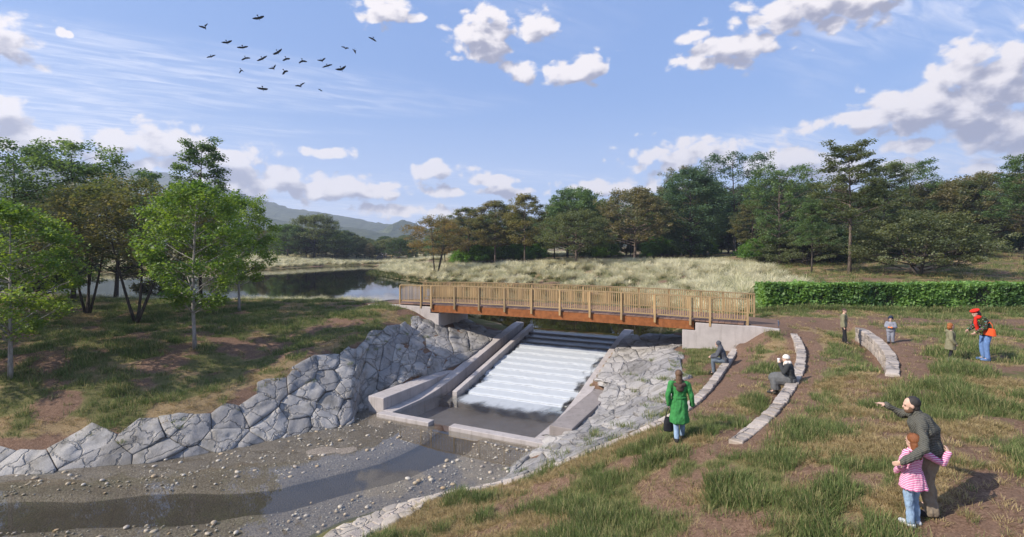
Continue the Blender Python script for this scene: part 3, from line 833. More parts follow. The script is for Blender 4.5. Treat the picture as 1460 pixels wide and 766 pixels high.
for prof_, lab in ((prof_l, 'pale concrete abutment at the bridge end beside the tree lawn'), (prof_r, 'pale concrete abutment at the bridge end nearest the hedge')):
    me = prism_uv(prof_, .02, BW - .02)
    tag(mobj('bridge_abutment', me, MAT_CONC), lab, 'abutment')

MAT_PATH = mat_plain('path_bark', (.165, .105, .075), .95, .35, 3.0, .6, .02)
for k, (u0, u1, z0, z1) in enumerate(((17.82, 19.25, .04, -.05), (-6.0, -2.62, -.16, .03))):
    V = [tuple(uv(u0, .3, z0)), tuple(uv(u1, .3, z1)), tuple(uv(u1, BW - .3, z1)), tuple(uv(u0, BW - .3, z0))]
    V += [(x, y, z - .3) for x, y, z in V]
    tag(mobj('path', mesh_data('path', V, [(0, 1, 2, 3), (7, 6, 5, 4), (0, 4, 5, 1), (1, 5, 6, 2), (2, 6, 7, 3), (3, 7, 4, 0)]), MAT_PATH), kind='structure')

# ------------------------------------------------------------------ stone work
MAT_GRAN = mat_granite('grey_granite', (0.37, 0.35, 0.33), (0.15, 0.142, 0.133))
MAT_SLAB = mat_granite('pale_granite', (0.37, 0.35, 0.335), (0.17, 0.162, 0.155))
MAT_BLOCK = mat_granite('wall_stone', (0.46, 0.40, 0.35), (0.30, 0.25, 0.215), 0.3)
MAT_FLAG = mat_granite('flag_stone', (0.50, 0.44, 0.37), (0.33, 0.28, 0.23), 0.3)
def clip_poly(poly, nx_, ny_, c):
    """keep the side where nx*x + ny*y <= c"""
    outp = []
    for i in range(len(poly)):
        a, b = poly[i], poly[(i + 1) % len(poly)]
        da = a[0] * nx_ + a[1] * ny_ - c; db = b[0] * nx_ + b[1] * ny_ - c
        if da <= 0: outp.append(a)
        if (da < 0) != (db < 0):
            k = da / (da - db); outp.append((a[0] + (b[0] - a[0]) * k, a[1] + (b[1] - a[1]) * k))
    return outp
def voronoi(seeds, i, rad, gap):
    sx_, sy_ = seeds[i]
    poly = [(sx_ - rad, sy_ - rad), (sx_ + rad, sy_ - rad), (sx_ + rad, sy_ + rad), (sx_ - rad, sy_ + rad)]
    for j, (qx, qy) in enumerate(seeds):
        if j == i: continue
        dx, dy = qx - sx_, qy - sy_
        d = math.hypot(dx, dy)
        if d > rad * 2.9 or d < 1e-6: continue
        dx /= d; dy /= d
        poly = clip_poly(poly, dx, dy, (sx_ + qx) * .5 * dx + (sy_ + qy) * .5 * dy - gap)
        if len(poly) < 3: return None
    return poly
def round_poly(poly, step, it=2):
    """resample the outline and take the corners off"""
    P_ = []
    for i in range(len(poly)):
        a, b = Vector(poly[i]), Vector(poly[(i + 1) % len(poly)])
        n = max(1, int((b - a).length / step))
        for k in range(n): P_.append(a.lerp(b, k / n))
    for _ in range(it):
        P_ = [(P_[i - 1] + P_[i] * 2 + P_[(i + 1) % len(P_)]) * .25 for i in range(len(P_))]
    return P_
class Strip:
    def __init__(s, stations):
        s.toe = [Vector(a) for a, b in stations]; s.top = [Vector(b) for a, b in stations]
        s.S = [0.0]
        for i in range(1, len(stations)):
            s.S.append(s.S[-1] + ((s.toe[i] - s.toe[i - 1]).length + (s.top[i] - s.top[i - 1]).length) * .5)
        s.L = [(a - b).length for a, b in zip(s.toe, s.top)]
    def length(s, x): return float(np.interp(x, s.S, s.L))
    def pos(s, x, y):
        k = max(0, min(len(s.S) - 2, int(np.searchsorted(s.S, x)) - 1))
        f = (x - s.S[k]) / (s.S[k + 1] - s.S[k])
        a = s.toe[k].lerp(s.toe[k + 1], f); b = s.top[k].lerp(s.top[k + 1], f)
        return a.lerp(b, y / max(.2, s.length(x)))
def scatter_seeds(st, spacing, tries, seed):
    """seeds keep apart by their own sizes, so small and large stones mix"""
    r = random.Random(seed); seeds = []; rr = []
    for _ in range(tries):
        x = r.uniform(-2, st.S[-1] + 2); y = r.uniform(-.35, max(st.L) + 1.8)
        q = spacing(x) * r.choice((.62, .8, 1.0, 1.0, 1.25, 1.5))
        if all((x - a) ** 2 + ((y - b) * 1.3) ** 2 > ((q + c) * .5) ** 2 for (a, b), c in zip(seeds, rr)): seeds.append((x, y)); rr.append(q)
    return seeds
def stones(parent, st, spacing, gap, dome, mat, seed, rough=.05, tries=5000, margin=(.25, .15), rounding=1, ringk=(.955, .84), hug=False):
    seeds = scatter_seeds(st, spacing, tries, seed)
    r = random.Random(seed + 1)
    polys = []
    for i, (x, y) in enumerate(seeds):
        if not (0 < x < st.S[-1]): continue
        L_ = st.length(x)
        if not (-margin[0] < y < L_ + margin[1]): continue
        poly = voronoi(seeds, i, spacing(x) * 1.9, gap * r.uniform(.7, 1.5))
        if poly is None: continue
        # keep clear of the concrete
        poly = [(a, min(max(b, -.22), st.length(a) + .35)) for a, b in poly]
        polys.append(round_poly(poly, .16, rounding))
    tilt = [(r.uniform(-.045, .045), r.uniform(-.04, .04), r.uniform(-.02, .03)) for _ in polys]
    Vall = []; meta = []
    for pi, P_ in enumerate(polys):
        c = sum((p_ for p_ in P_), Vector((0, 0))) / len(P_)
        rings = [(1.0, -.22), (1.0, .02), (ringk[0], dome * .62), (ringk[1], dome * .92), (.58, dome), (.28, dome * 1.02)]
        meta.append((len(P_), len(rings), c, len(Vall)))
        for k, h in rings:
            for p_ in P_:
                q = c + (p_ - c) * k
                Vall.append((q.x, q.y, h, pi))
        Vall.append((c.x, c.y, dome * 1.03, pi))
    base = [st.pos(a, b) for a, b, h, pi in Vall]
    gzs = ground_z([b.x for b in base], [b.y for b in base])
    pts = []
    for (a, b, h, pi), w, g_ in zip(Vall, base, gzs):
        e = .12
        du = st.pos(min(a + e, st.S[-1]), b) - st.pos(max(a - e, 0), b); dv = st.pos(a, b + e) - st.pos(a, b - e)
        nrm = du.cross(dv)
        if nrm.length > 0: nrm.normalize()
        if nrm.z < 0: nrm = -nrm
        if nrm.z < .2: nrm = Vector((0, 0, 1))
        w = Vector((w.x, w.y, (g_ + .035 if hug else max(w.z, g_)) if w.z - g_ < .5 else w.z))
        c = meta[pi][2]; tx, ty, tz = tilt[pi]
        hh = h
        if h > 0:
            hh = h + (a - c.x) * tx + (b - c.y) * ty + tz
            nz_ = mnoise.fractal(w * 1.7 + Vector((pi * 3.1, 0, 0)), 1.0, 2.0, 4)
            hh += rough * nz_ * (1 if h > dome * .7 else .5)
        pts.append(tuple(w + nrm * hh))
    for n, nr, c, o_ in meta:
        V = pts[o_:o_ + n * nr + 1]; Fc = []
        for k in range(nr - 1):
            for i in range(n):
                j = (i + 1) % n
                Fc.append((k * n + i, k * n + j, (k + 1) * n + j, (k + 1) * n + i))
        m_ = (nr - 1) * n
        Fc += [(m_ + i, m_ + (i + 1) % n, n * nr) for i in range(n)]
        cc = Vector(V[-1])
        me = smooth(mesh_data('stone', [tuple(Vector(v) - cc) for v in V], Fc))
        ob = mobj('stone', me, mat, parent); ob.location = cc - parent.location
def T3(p_, z): return (p_.x, p_.y, z)
left_st = []
for (x, y), (x2, y2, z2) in zip(TOE_L, TOP_L): left_st.append(((x, y, -3.9), (x2, y2, z2)))
left_st = left_st[:-1]
left_st += [(T3(uv(1.9, -8.5), -3.85), (-7.4, 27.2, -.98)), (T3(uv(2.35, -7.2), -3.5), (-6.9, 28.4, -.9)), (T3(uv(2.35, -5.4), -3.12), (-6.2, 30.0, -.85)), (T3(uv(2.6, -3.2), -3.0), T3(uv(-.75, -.9), -.95)),
            (T3(uv(3.25, -1.4), -2.7), T3(uv(-.2, -.25), -1.15)), (T3(uv(3.25, .6), -2.25), T3(uv(.6, .9), -1.3)), (T3(uv(3.25, 3.2), -1.8), T3(uv(.6, 3.2), -1.3))]
rev_l = empty('rock_revetment', (-9.5, 22, -3.4))
tag(rev_l, 'bank of grey granite boulders between the tree lawn and the stream', 'rock bank')
stl = Strip(left_st)
stones(rev_l, stl, lambda x: float(np.interp(x, [0, 14, 22, 30], [1.65, 1.5, 1.3, 1.2])), .009, .06, MAT_GRAN, 5, .095, margin=(.5, .1), rounding=0, ringk=(.988, .95))
right_st = [((-.98, 16.2, -3.85), (-.75, 15.62, -3.42)), ((-.5, 17.4, -3.85), (.5, 15.65, -3.1)), ((.3, 18.9, -3.85), (1.9, 15.62, -2.5)), ((1.2, 20.3, -3.8), (3.3, 15.7, -1.95)), (T3(uv(12.32, -8.2), -3.5), (4.3, 15.9, -1.62)),
            (T3(uv(12.25, -6.5), -3.2), (5.1, 17.1, -1.62)), (T3(uv(12.2, -4.2), -3.1), (5.9, 18.6, -1.55)), (T3(uv(12.22, -2.9), -3.0), (6.35, 19.5, -1.5)), (T3(uv(11.45, -2.5), -2.9), (6.6, 20.0, -1.48)), (T3(uv(11.45, -1), -2.5), (7.3, 21.6, -1.4)),
            (T3(uv(11.45, .6), -2.15), (8.1, 23.6, -1.3)), (T3(uv(11.45, 2), -1.9), T3(uv(14.9, .6), -1.2)), (T3(uv(11.45, 4.2), -1.6), T3(uv(14.9, 3.2), -1.15))]
rev_r = empty('rock_revetment', (5, 20, -2.4))
tag(rev_r, 'slope of broad pale granite slabs beside the curved terrace edge', 'rock bank')
stones(rev_r, Strip(right_st), lambda x: 1.9 if x < 14 else 1.7, .006, .06, MAT_SLAB, 19, .085, 6000, (.5, .1), 0, (.985, .95), True)

# terrace walls of cut stone
def along(line, s):
    L_ = [Vector(p_) for p_ in line]; acc_ = 0
    for a, b in zip(L_, L_[1:]):
        d = (b - a).length
        if acc_ + d >= s: return a.lerp(b, (s - acc_) / d), (b - a).normalized()
        acc_ += d
    return L_[-1], (L_[-1] - L_[-2]).normalized()
def smooth_line(line, it=2):
    L_ = [Vector(p_) for p_ in line]
    for _ in range(it):
        N_ = [L_[0]]
        for a, b in zip(L_, L_[1:]): N_ += [a.lerp(b, .25), a.lerp(b, .75)]
        N_.append(L_[-1]); L_ = N_
    return L_
def line_len(L_): return sum((b - a).length for a, b in zip(L_, L_[1:]))
block_meshes = {}
def block_mesh(lx, wy, hz, k):
    """rough cut block, origin at its centre"""
    key = (round(lx, 2), round(wy, 2), round(hz, 2), k)
    if key not in block_meshes:
        r = random.Random(hash(key) & 0xffff)
        V = [tuple(Vector(v) + Vector((r.uniform(-.012, .012), r.uniform(-.012, .012), r.uniform(-.008, .008)))) for v in box_v(-lx / 2, lx / 2, -wy / 2, wy / 2, -hz / 2, hz / 2)]
        block_meshes[key] = bevel_mesh(mesh_data('block', V, BOX_F), .014)
    return block_meshes[key]
def stone_wall(name, label, line, width, courses, hz, blen, s0, s1, seed, mat):
    L_ = smooth_line(line)
    mid, _ = along(L_, (s0 + s1) / 2)
    root = empty(name, (mid.x, mid.y, mid.z - hz * courses))
    tag(root, label, 'stone wall')
    r = random.Random(seed)
    for c in range(courses):
        s = s0 + (blen * .5 if c % 2 else 0) * 1.0
        if c % 2: spans = [(s0, s)]
        else: spans = []
        while s < s1 - .05:
            l_ = blen * r.choice((.8, .9, 1.0, 1.15, 1.3)); e = min(s + l_, s1); spans.append((s, e)); s = e
        for a, b in spans:
            if b - a < .08: continue
            p0, d = along(L_, (a + b) / 2)
            l_ = round((b - a) * 20) / 20 - .02
            me = block_mesh(l_, width + r.choice((-.02, 0, .015)), hz - .012, r.randrange(3))
            ob = mobj('stone', me, mat, root)
            ob.location = Vector((p0.x + r.uniform(-.01, .01), p0.y, p0.z + .03 - hz * (c + .5) + r.uniform(-.006, .008))) - root.location
            ob.rotation_euler = (0, -math.asin(max(-1, min(1, d.z))), math.atan2(d.y, d.x) + r.uniform(-.02, .02))
    return root
stone_wall('terrace_wall', 'low curved stone seat wall nearest the stream, running down to the water edge', WALL1, .29, 2, .22, .28, 0, line_len(smooth_line(WALL1)) - 3.2, 3, MAT_BLOCK)
stone_wall('terrace_wall', 'middle curved stone seat wall with the white scarfed sitter', WALL2, .31, 2, .22, .26, 0, line_len(smooth_line(WALL2)), 4, MAT_BLOCK)
stone_wall('terrace_wall', 'tall curved stone wall of three courses nearest the hedge', WALL3, .34, 3, .21, .32, 0, line_len(smooth_line(WALL3)), 6, MAT_BLOCK)
# flagged apron where the lowest wall meets the stream
apron = empty('stone_apron', (-2.6, 14.9, -3.6))
tag(apron, 'flat apron of small cream flagstones at the stream edge in the foreground', 'stone paving')
ast = Strip([((-5.9, 12.2, -3.74), (-5.2, 11.4, -3.52)), ((-4.1, 14.1, -3.74), (-3.5, 13.3, -3.54)), ((-2.9, 15.35, -3.72), (-2.5, 14.45, -3.54)), ((-1.6, 15.75, -3.70), (-1.5, 15.35, -3.5))])
stones(apron, ast, lambda x: .46, .007, .03, MAT_FLAG, 23, .025, 4000, (.05, .05), 0, (.98, .93), True)

# pebbles
def pebble_mesh(seed):
    r = random.Random(seed)
    bm = bmesh.new(); bmesh.ops.create_icosphere(bm, subdivisions=2, radius=1.0)
    sx_, sy_, sz_ = r.uniform(.85, 1.2), r.uniform(.7, 1.0), r.uniform(.5, .75)
    for v in bm.verts:
        k = 1 + .20 * mnoise.noise(v.co * 1.1 + Vector((seed * 5.1, 0, 0))) + .06 * mnoise.noise(v.co * 3)
        v.co = Vector((v.co.x * sx_, v.co.y * sy_, v.co.z * sz_)) * k
    me = bpy.data.meshes.new('pebble'); bm.to_mesh(me); bm.free()
    return smooth(me)
m, t, o = new_mat('river_pebble')
rd = rand_obj(t)
cr = t.node('ShaderNodeValToRGB'); t.l.new(rd, cr.inputs[0])
el = cr.color_ramp.elements; el[0].position = 0; el[0].color = (.42, .34, .24, 1); el[1].position = 1; el[1].color = (.66, .60, .50, 1)
for ps, cc in ((.22, (.50, .42, .30, 1)), (.45, (.46, .33, .19, 1)), (.62, (.60, .54, .44, 1)), (.80, (.36, .31, .26, 1))):
    e_ = el.new(ps); e_.color = cc
n = t.noise(coords(t), 3, 4, .6)
col = t.mix(t.ss(n, .35, .7), t.mix(1.0, cr.outputs[0], (.72, .7, .68), 'MULTIPLY'), cr.outputs[0])
principled(t, o, col, .6, n, .3, .02, .35)
MAT_PEB = m
pebs = [pebble_mesh(i) for i in range(8)]
for pm_ in pebs: pm_.materials.append(MAT_PEB)
pos = []
r = random.Random(77)
def stream_ok(x, y):
    dch_, _, _ = poly_dist(np.array([x]), np.array([y]), CHAN)
    if dch_[0] < 1.0: return False
    if gz(x, y) > -3.82: return False
    u_ = (x - BR.x) * BU.x + (y - BR.y) * BU.y; v_ = (x - BR.x) * BV.x + (y - BR.y) * BV.y
    if 2.2 < u_ < 12.4 and v_ > -9.05: return False
    return abs((x) / y) < 1.02 and y > 12.2
while len(pos) < 1900:
    x = r.uniform(-19, 1.4); y = r.uniform(12.2, 23.5)
    if not stream_ok(x, y): continue
    n = r.choice((1, 1, 2, 3, 4, 6))
    for _ in range(n):
        a, b = x + r.gauss(0, .22), y + r.gauss(0, .22)
        if stream_ok(a, b): pos.append((a, b, min(.085, .014 + r.expovariate(1 / .017))))
pos.sort(key=lambda q: -q[2] / q[1])
small = []
for i, (x, y, s_) in enumerate(pos):
    zb = -3.845 + .4 * s_
    if i < 290:
        ob = mobj('pebble', pebs[i % 8], MAT_PEB, stream_bed, (x, y, zb))
        ob.scale = (s_, s_, s_); ob.rotation_euler = (r.uniform(-.2, .2), r.uniform(-.2, .2), r.uniform(0, 6.28))
    else:
        me = pebs[i % 8]; rot_ = Matrix.Rotation(r.uniform(0, 6.28), 3, 'Z')
        small.append(([tuple(rot_ @ v.co * s_ + Vector((x, y, zb))) for v in me.vertices], [tuple(p_.vertices) for p_ in me.polygons]))
V, Fc = merge(small)
tag(mobj('small_pebbles', smooth(mesh_data('small_pebbles', V, Fc)), MAT_PEB, stream_bed), kind='stuff')

# ------------------------------------------------------------------ grass
def blades(n, h, w, spread, lean, seed, droop=.5, segs=3, flat=.15, hvar=.4):
    """a tuft: n bent tapering blades"""
    r = np.random.default_rng(seed)
    V, Fc = [], []
    for i in range(n):
        a = r.uniform(0, 6.283); rr = spread * math.sqrt(r.uniform(0, 1))
        bx_, by_ = rr * math.cos(a), rr * math.sin(a)
        d = a + r.normal(0, .8)
        hh = h * (1 - hvar + hvar * 2 * r.uniform(0, 1) * .8)
        ln = lean * r.uniform(.3, 1.3)
        dx, dy = math.cos(d), math.sin(d)
        px_, py_ = -dy, dx
        o_ = len(V)
        for k in range(segs + 1):
            t_ = k / segs
            z = hh * (t_ - droop * .5 * ln * t_ * t_)
            f_ = hh * ln * t_ ** 1.7
            ww = w * (1 - t_ ** 1.6) * .5 + .0008
            cx2, cy2 = bx_ + dx * f_, by_ + dy * f_
            if k < segs:
                V += [(cx2 - px_ * ww, cy2 - py_ * ww, z), (cx2 + px_ * ww, cy2 + py_ * ww, z)]
            else: V.append((cx2, cy2, z))
        for k in range(segs - 1): Fc.append((o_ + 2 * k, o_ + 2 * k + 1, o_ + 2 * k + 3, o_ + 2 * k + 2))
        Fc.append((o_ + 2 * segs - 2, o_ + 2 * segs - 1, o_ + 2 * segs))
    return mesh_data('tuft', V, Fc)
def mat_grass(name, c1, c2, c3, trans=.35):
    m, t, o = new_mat(name)
    ri = t.node('ShaderNodeNewGeometry').outputs['Random Per Island']
    oi = t.node('ShaderNodeObjectInfo').outputs['Random']
    col = t.mix(ri, c1, c2)
    col = t.mix(t.ss(t.math('ADD', t.math('MULTIPLY', oi, .7), t.math('MULTIPLY', ri, .5)), .62, 1.0), col, c3)
    d = t.node('ShaderNodeBsdfDiffuse'); t.l.new(col, d.inputs[0])
    tr = t.node('ShaderNodeBsdfTranslucent'); t.l.new(col, tr.inputs[0])
    m1 = t.node('ShaderNodeMixShader'); m1.inputs[0].default_value = trans
    t.l.new(d.outputs[0], m1.inputs[1]); t.l.new(tr.outputs[0], m1.inputs[2]); t.l.new(m1.outputs[0], o.inputs[0])
    return m
MG_GREEN = mat_grass('green_grass', (.110, .155, .050), (.185, .235, .082), (.38, .33, .16))
MG_DRY = mat_grass('dry_grass', (.36, .265, .13), (.52, .41, .22), (.25, .21, .09))
MG_PLUME = mat_grass('plume_grass', (.64, .585, .36), (.86, .80, .58), (.36, .36, .18), .35)
MG_REED = mat_grass('shore_grass', (.055, .085, .025), (.13, .15, .05), (.24, .23, .10))
def scatter(name, protos, pts, scl, mat, seed, parent=None):
    """many tufts as one object: points that carry instances of a few tuft meshes"""
    n = len(pts)
    me = bpy.data.meshes.new(name)
    me.vertices.add(n); me.vertices.foreach_set('co', np.asarray(pts, np.float32).ravel())
    r = np.random.default_rng(seed)
    a1 = me.attributes.new('rot', 'FLOAT_VECTOR', 'POINT')
    a1.data.foreach_set('vector', np.c_[r.normal(0, .08, n), r.normal(0, .08, n), r.uniform(0, 6.283, n)].astype(np.float32).ravel())
    a2 = me.attributes.new('scl', 'FLOAT', 'POINT'); a2.data.foreach_set('value', np.asarray(scl, np.float32))
    a3 = me.attributes.new('pick', 'INT', 'POINT'); a3.data.foreach_set('value', r.integers(0, len(protos), n).astype(np.int32))
    col = bpy.data.collections.new(name + '_tufts')
    for i, pm_ in enumerate(protos):
        if not pm_.materials: pm_.materials.append(mat)
        col.objects.link(bpy.data.objects.new('%s_%02d' % ('tuft', i), pm_))
    ng = bpy.data.node_groups.new(name + '_nodes', 'GeometryNodeTree')
    ng.interface.new_socket('Geometry', in_out='INPUT', socket_type='NodeSocketGeometry')
    ng.interface.new_socket('Geometry', in_out='OUTPUT', socket_type='NodeSocketGeometry')
    N = ng.nodes; L_ = ng.links
    gi_ = N.new('NodeGroupInput'); go_ = N.new('NodeGroupOutput')
    ip = N.new('GeometryNodeInstanceOnPoints'); ci = N.new('GeometryNodeCollectionInfo')
    ci.inputs['Collection'].default_value = col; ci.inputs['Separate Children'].default_value = True; ci.inputs['Reset Children'].default_value = True
    def named(nm, ty):
        q = N.new('GeometryNodeInputNamedAttribute'); q.data_type = ty; q.inputs[0].default_value = nm; return q.outputs[0]
    m2p = N.new('GeometryNodeMeshToPoints')
    L_.new(gi_.outputs[0], m2p.inputs[0]); L_.new(m2p.outputs[0], ip.inputs['Points'])
    L_.new(ci.outputs[0], ip.inputs['Instance']); ip.inputs['Pick Instance'].default_value = True
    L_.new(named('pick', 'INT'), ip.inputs['Instance Index'])
    e2r = N.new('FunctionNodeEulerToRotation'); L_.new(named('rot', 'FLOAT_VECTOR'), e2r.inputs[0]); L_.new(e2r.outputs[0], ip.inputs['Rotation'])
    L_.new(named('scl', 'FLOAT'), ip.inputs['Scale'])
    L_.new(ip.outputs[0], go_.inputs[0])
    ob = mobj(name, me, None, parent)
    md_ = ob.modifiers.new('scatter', 'NODES'); md_.node_group = ng
    return tag(ob, kind='stuff')
xy2 = lambda p_: (p_.x, p_.y)
# ground that is stone, water or concrete carries no lawn
ROCK_L = [(a[0], a[1]) for a, b in left_st] + [(b[0], b[1]) for a, b in reversed(left_st)]
ROCK_R = [(a[0], a[1]) for a, b in right_st] + [(b[0], b[1]) for a, b in reversed(right_st)]
BRIDGE_Z = [xy2(uv(-3.2, -.1)), xy2(uv(19.6, -.1)), xy2(uv(19.6, BW + .1)), xy2(uv(-3.2, BW + .1))]
SPILL_Z = [xy2(uv(2.3, -9)), xy2(uv(12.4, -9)), xy2(uv(12.4, 6)), xy2(uv(2.3, 6))]
def lawn_ok(x, y, z):
    ok = ~(in_poly(x, y, ROCK_L) | in_poly(x, y, ROCK_R) | in_poly(x, y, BRIDGE_Z) | in_poly(x, y, SPILL_Z))
    ok &= ~((y < 24) & (x < 2) & (z < -3.55))
    ok &= ~((y > 34) & (z < POND + .03))
    for wall, w in ((WALL1, .27), (WALL2, .3), (WALL3, .32)):
        d, s, f = poly_dist(x, y, wall)
        ok &= d > w
    return ok & (np.abs(x) / np.maximum(y, .1) < 1.12)
def field(n, xr, yr, seed, bias=None):
    r = np.random.default_rng(seed)
    x = r.uniform(*xr, n); y = r.uniform(*yr, n)
    z = ground_z(x, y)
    ok = lawn_ok(x, y, z)
    return x[ok], y[ok], z[ok], r
near_green = [blades(18, .185, .0072, .10, .6, 100 + i, hvar=.55) for i in range(6)]
near_dry = [blades(26, .10, .007, .11, 1.2, 120 + i, .6) for i in range(4)]
far_green = [blades(18, .19, .013, .16, .65, 140 + i, hvar=.55) for i in range(5)]
far_dry = [blades(20, .10, .015, .16, 1.1, 160 + i, .6) for i in range(4)]
def lawn(name_g, name_d, n, xr, yr, seed, pg, pd_, sc, thin=1.0):
    x, y, z, r = field(n, xr, yr, seed)
    g_, d_, m_ = masks(x, y)
    big_ = fbm(x * .8, y * .8, 44, 3)
    rnd = r.uniform(0, 1, len(x))
    kg = rnd < (g_ * (1 - m_) * .80 + .02) * thin
    s_ = sc * (.5 + .8 * sstep(big_, .3, .7) * g_ + .35 * r.uniform(0, 1, len(x)))
    scatter(name_g, pg, np.c_[x, y, z - .01][kg], s_[kg], MG_GREEN, seed + 1)
    kd = (~kg) & (rnd < .07 + (.40 * d_ + .50 * d_ * (1 - g_) + .10) * (1 - m_ * .93))
    scatter(name_d, pd_, np.c_[x, y, z - .008][kd], (sc * r.uniform(.6, 1.25, len(x)))[kd], MG_DRY, seed + 2)
lawn('foreground_grass', 'foreground_dry_grass', 27000, (-4, 14), (6.2, 16), 201, near_green, near_dry, 1.05)
lawn('terrace_grass', 'terrace_dry_grass', 15000, (3, 34), (16, 30.5), 211, far_green, far_dry, .95)
lawn('tree_lawn_grass', 'tree_lawn_dry_grass', 32000, (-36, -4), (17.5, 47), 221, far_green, far_dry, .95)
# tufts in the joints of the rocks
r = np.random.default_rng(9)
pts = []
for a, b, k in ((left_st, 26, .95), (right_st, 40, .8)):
    S_ = Strip(a)
    for _ in range(b):
        q = S_.pos(r.uniform(.5, S_.S[-1] - 3.5), 0); x = r.uniform(1, S_.S[-1] - 3.4)
        y = S_.length(x) * (1 - abs(r.normal(0, .3)) * k)
        q = S_.pos(x, max(.35 * S_.length(x), y)); g0 = gz(q.x, q.y)
        for j in range(4): pts.append((q.x + r.normal(0, .14), q.y + r.normal(0, .10), max(q.z, g0) + .05))
scatter('rock_joint_grass', far_green, pts, r.uniform(.55, .95, len(pts)), MG_GREEN, 231)

# pale plume grass round the pond, green sedge at the water line
plume_p = [blades(150, .85, .022, .26, 1.05, 300 + i, .75, 4, hvar=.35) for i in range(5)]
sedge_p = [blades(34, .45, .035, .30, .5, 320 + i, .5) for i in range(4)]
def bank(n, poly, seed, zr):
    r = np.random.default_rng(seed)
    P_ = np.array(poly); x = r.uniform(P_[:, 0].min(), P_[:, 0].max(), n); y = r.uniform(P_[:, 1].min(), P_[:, 1].max(), n)
    k = in_poly(x, y, poly); x, y = x[k], y[k]; z = ground_z(x, y)
    k = (z > zr[0]) & (z < zr[1]) & ~in_poly(x, y, BRIDGE_Z)
    return x[k], y[k], z[k], r
POND_R = [(12.2, 29.8), (14.5, 32.6), (16.5, 37), (26, 46), (30, 60), (36, 78), (24, 84), (6, 86), (-6, 92), (-14, 104), (-20, 112), (-32, 112), (-24, 90), (-8, 64), (10, 46), (10, 33)]
x, y, z, r = bank(9000, POND_R, 401, (POND + .25, 1.4))
gap_n = fbm(x * .5, y * .5, 61, 3)
k = (gap_n > .40) & (r.uniform(0, 1, len(x)) < .55)
scatter('plume_grass_bank', plume_p, np.c_[x, y, z - .03][k], r.uniform(.95, 1.65, len(x))[k], MG_PLUME, 402)
x, y, z, r = bank(9000, POND_R, 405, (POND - .02, .9))
k = (z < POND + .35) | (r.uniform(0, 1, len(x)) < .35)
scatter('shore_sedge', sedge_p, np.c_[x, y, z - .03][k], r.uniform(.7, 1.3, len(x))[k], MG_REED, 406)
FAR_SH = [(-130, 103), (-100, 102), (-75, 111), (-58, 122), (-50, 144), (-40, 158), (-33, 128), (-28, 112), (-10, 118), (30, 140), (30, 190), (-60, 210), (-140, 170)]
x, y, z, r = bank(12000, FAR_SH, 411, (POND + .15, 3))
strip_n = vnoise(x * .03, y * .11, 66)
k = (strip_n > .42)
scatter('far_plume_grass', plume_p, np.c_[x, y, z - .03][k], r.uniform(1.1, 1.9, len(x))[k], MG_PLUME, 412)
NEAR_SH = [(-4.5, 35.6), (-7, 38.5), (-12, 43), (-20, 46), (-60, 47), (-60, 52), (-20, 52), (-8, 46), (-1, 38)]
x, y, z, r = bank(3800, NEAR_SH, 421, (POND + .08, -.35))
k = fbm(x * .4, y * .4, 62, 2) > .40
scatter('near_shore_plume_grass', plume_p, np.c_[x, y, z - .03][k], r.uniform(.6, 1.0, len(x))[k], MG_PLUME, 422)
x, y, z, r = bank(3000, NEAR_SH, 425, (POND - .02, -.25))
scatter('near_shore_sedge', sedge_p, np.c_[x, y, z - .03], r.uniform(.6, 1.1, len(x)), MG_REED, 426)

# rough grass on the ground behind the hedge
r = np.random.default_rng(31)
x = r.uniform(14, 90, 12000); y = r.uniform(32.6, 84, 12000); z = ground_z(x, y)
k = (np.abs(x) / y < 1.1) & ~in_poly(x, y, POND_R) & (z > POND + .1) & (fbm(x * .25, y * .3, 45, 3) > .40)
scatter('rough_grass', far_green + far_dry, np.c_[x, y, z - .02][k], r.uniform(1.2, 2.4, 12000)[k], MG_GREEN, 33)

# ------------------------------------------------------------------ trees
ML_YOUNG = mat_leaf('young_leaf', (0.161, 0.264, 0.051), (0.288, 0.379, 0.084), (0.115, 0.208, 0.043), .5)
ML_BRONZE = mat_leaf('bronze_leaf', (0.159, 0.155, 0.085), (0.271, 0.231, 0.128), (0.133, 0.167, 0.089), .5)
ML_ORANGE = mat_leaf('orange_leaf', (0.196, 0.148, 0.077), (0.299, 0.218, 0.111), (0.158, 0.167, 0.085), .5)
ML_YELLOW = mat_leaf('yellow_leaf', (0.235, 0.207, 0.090), (0.328, 0.279, 0.124), (0.160, 0.173, 0.081), .5)
ML_OLIVE = mat_leaf('olive_leaf', (0.128, 0.160, 0.080), (0.207, 0.229, 0.120), (0.094, 0.125, 0.064), .5)
ML_GREEN = mat_leaf('green_leaf', (0.110, 0.185, 0.083), (0.186, 0.273, 0.115), (0.083, 0.152, 0.072), .5)
ML_BLUE = mat_leaf('blue_green_leaf', (0.098, 0.169, 0.111), (0.159, 0.241, 0.152), (0.071, 0.129, 0.088), .5)
ML_DARK = mat_leaf('dark_leaf', (0.061, 0.105, 0.051), (0.114, 0.161, 0.073), (0.050, 0.085, 0.045), .5)
ML_SHRUB = mat_leaf('shrub_leaf', (0.103, 0.231, 0.031), (0.179, 0.313, 0.051), (0.060, 0.150, 0.028), .5)
ML_HEDGE = mat_leaf('hedge_leaf', (0.174, 0.325, 0.084), (0.320, 0.494, 0.132), (0.115, 0.221, 0.069), .5)
def mat_bark(name, c1, c2):
    m, t, o = new_mat(name)
    p = coords(t)
    n = t.noise(t.scale(p, (14, 14, 2.2)), 1.0, 5, .65, .3)
    principled(t, o, t.mix(t.ss(n, .32, .68), c1, c2), .9, n, .6, .02, .2)
    return m
MB_PALE = mat_bark('pale_bark', (.20, .175, .15), (.40, .365, .33))
MB_DARK = mat_bark('dark_bark', (.035, .028, .022), (.10, .082, .066))
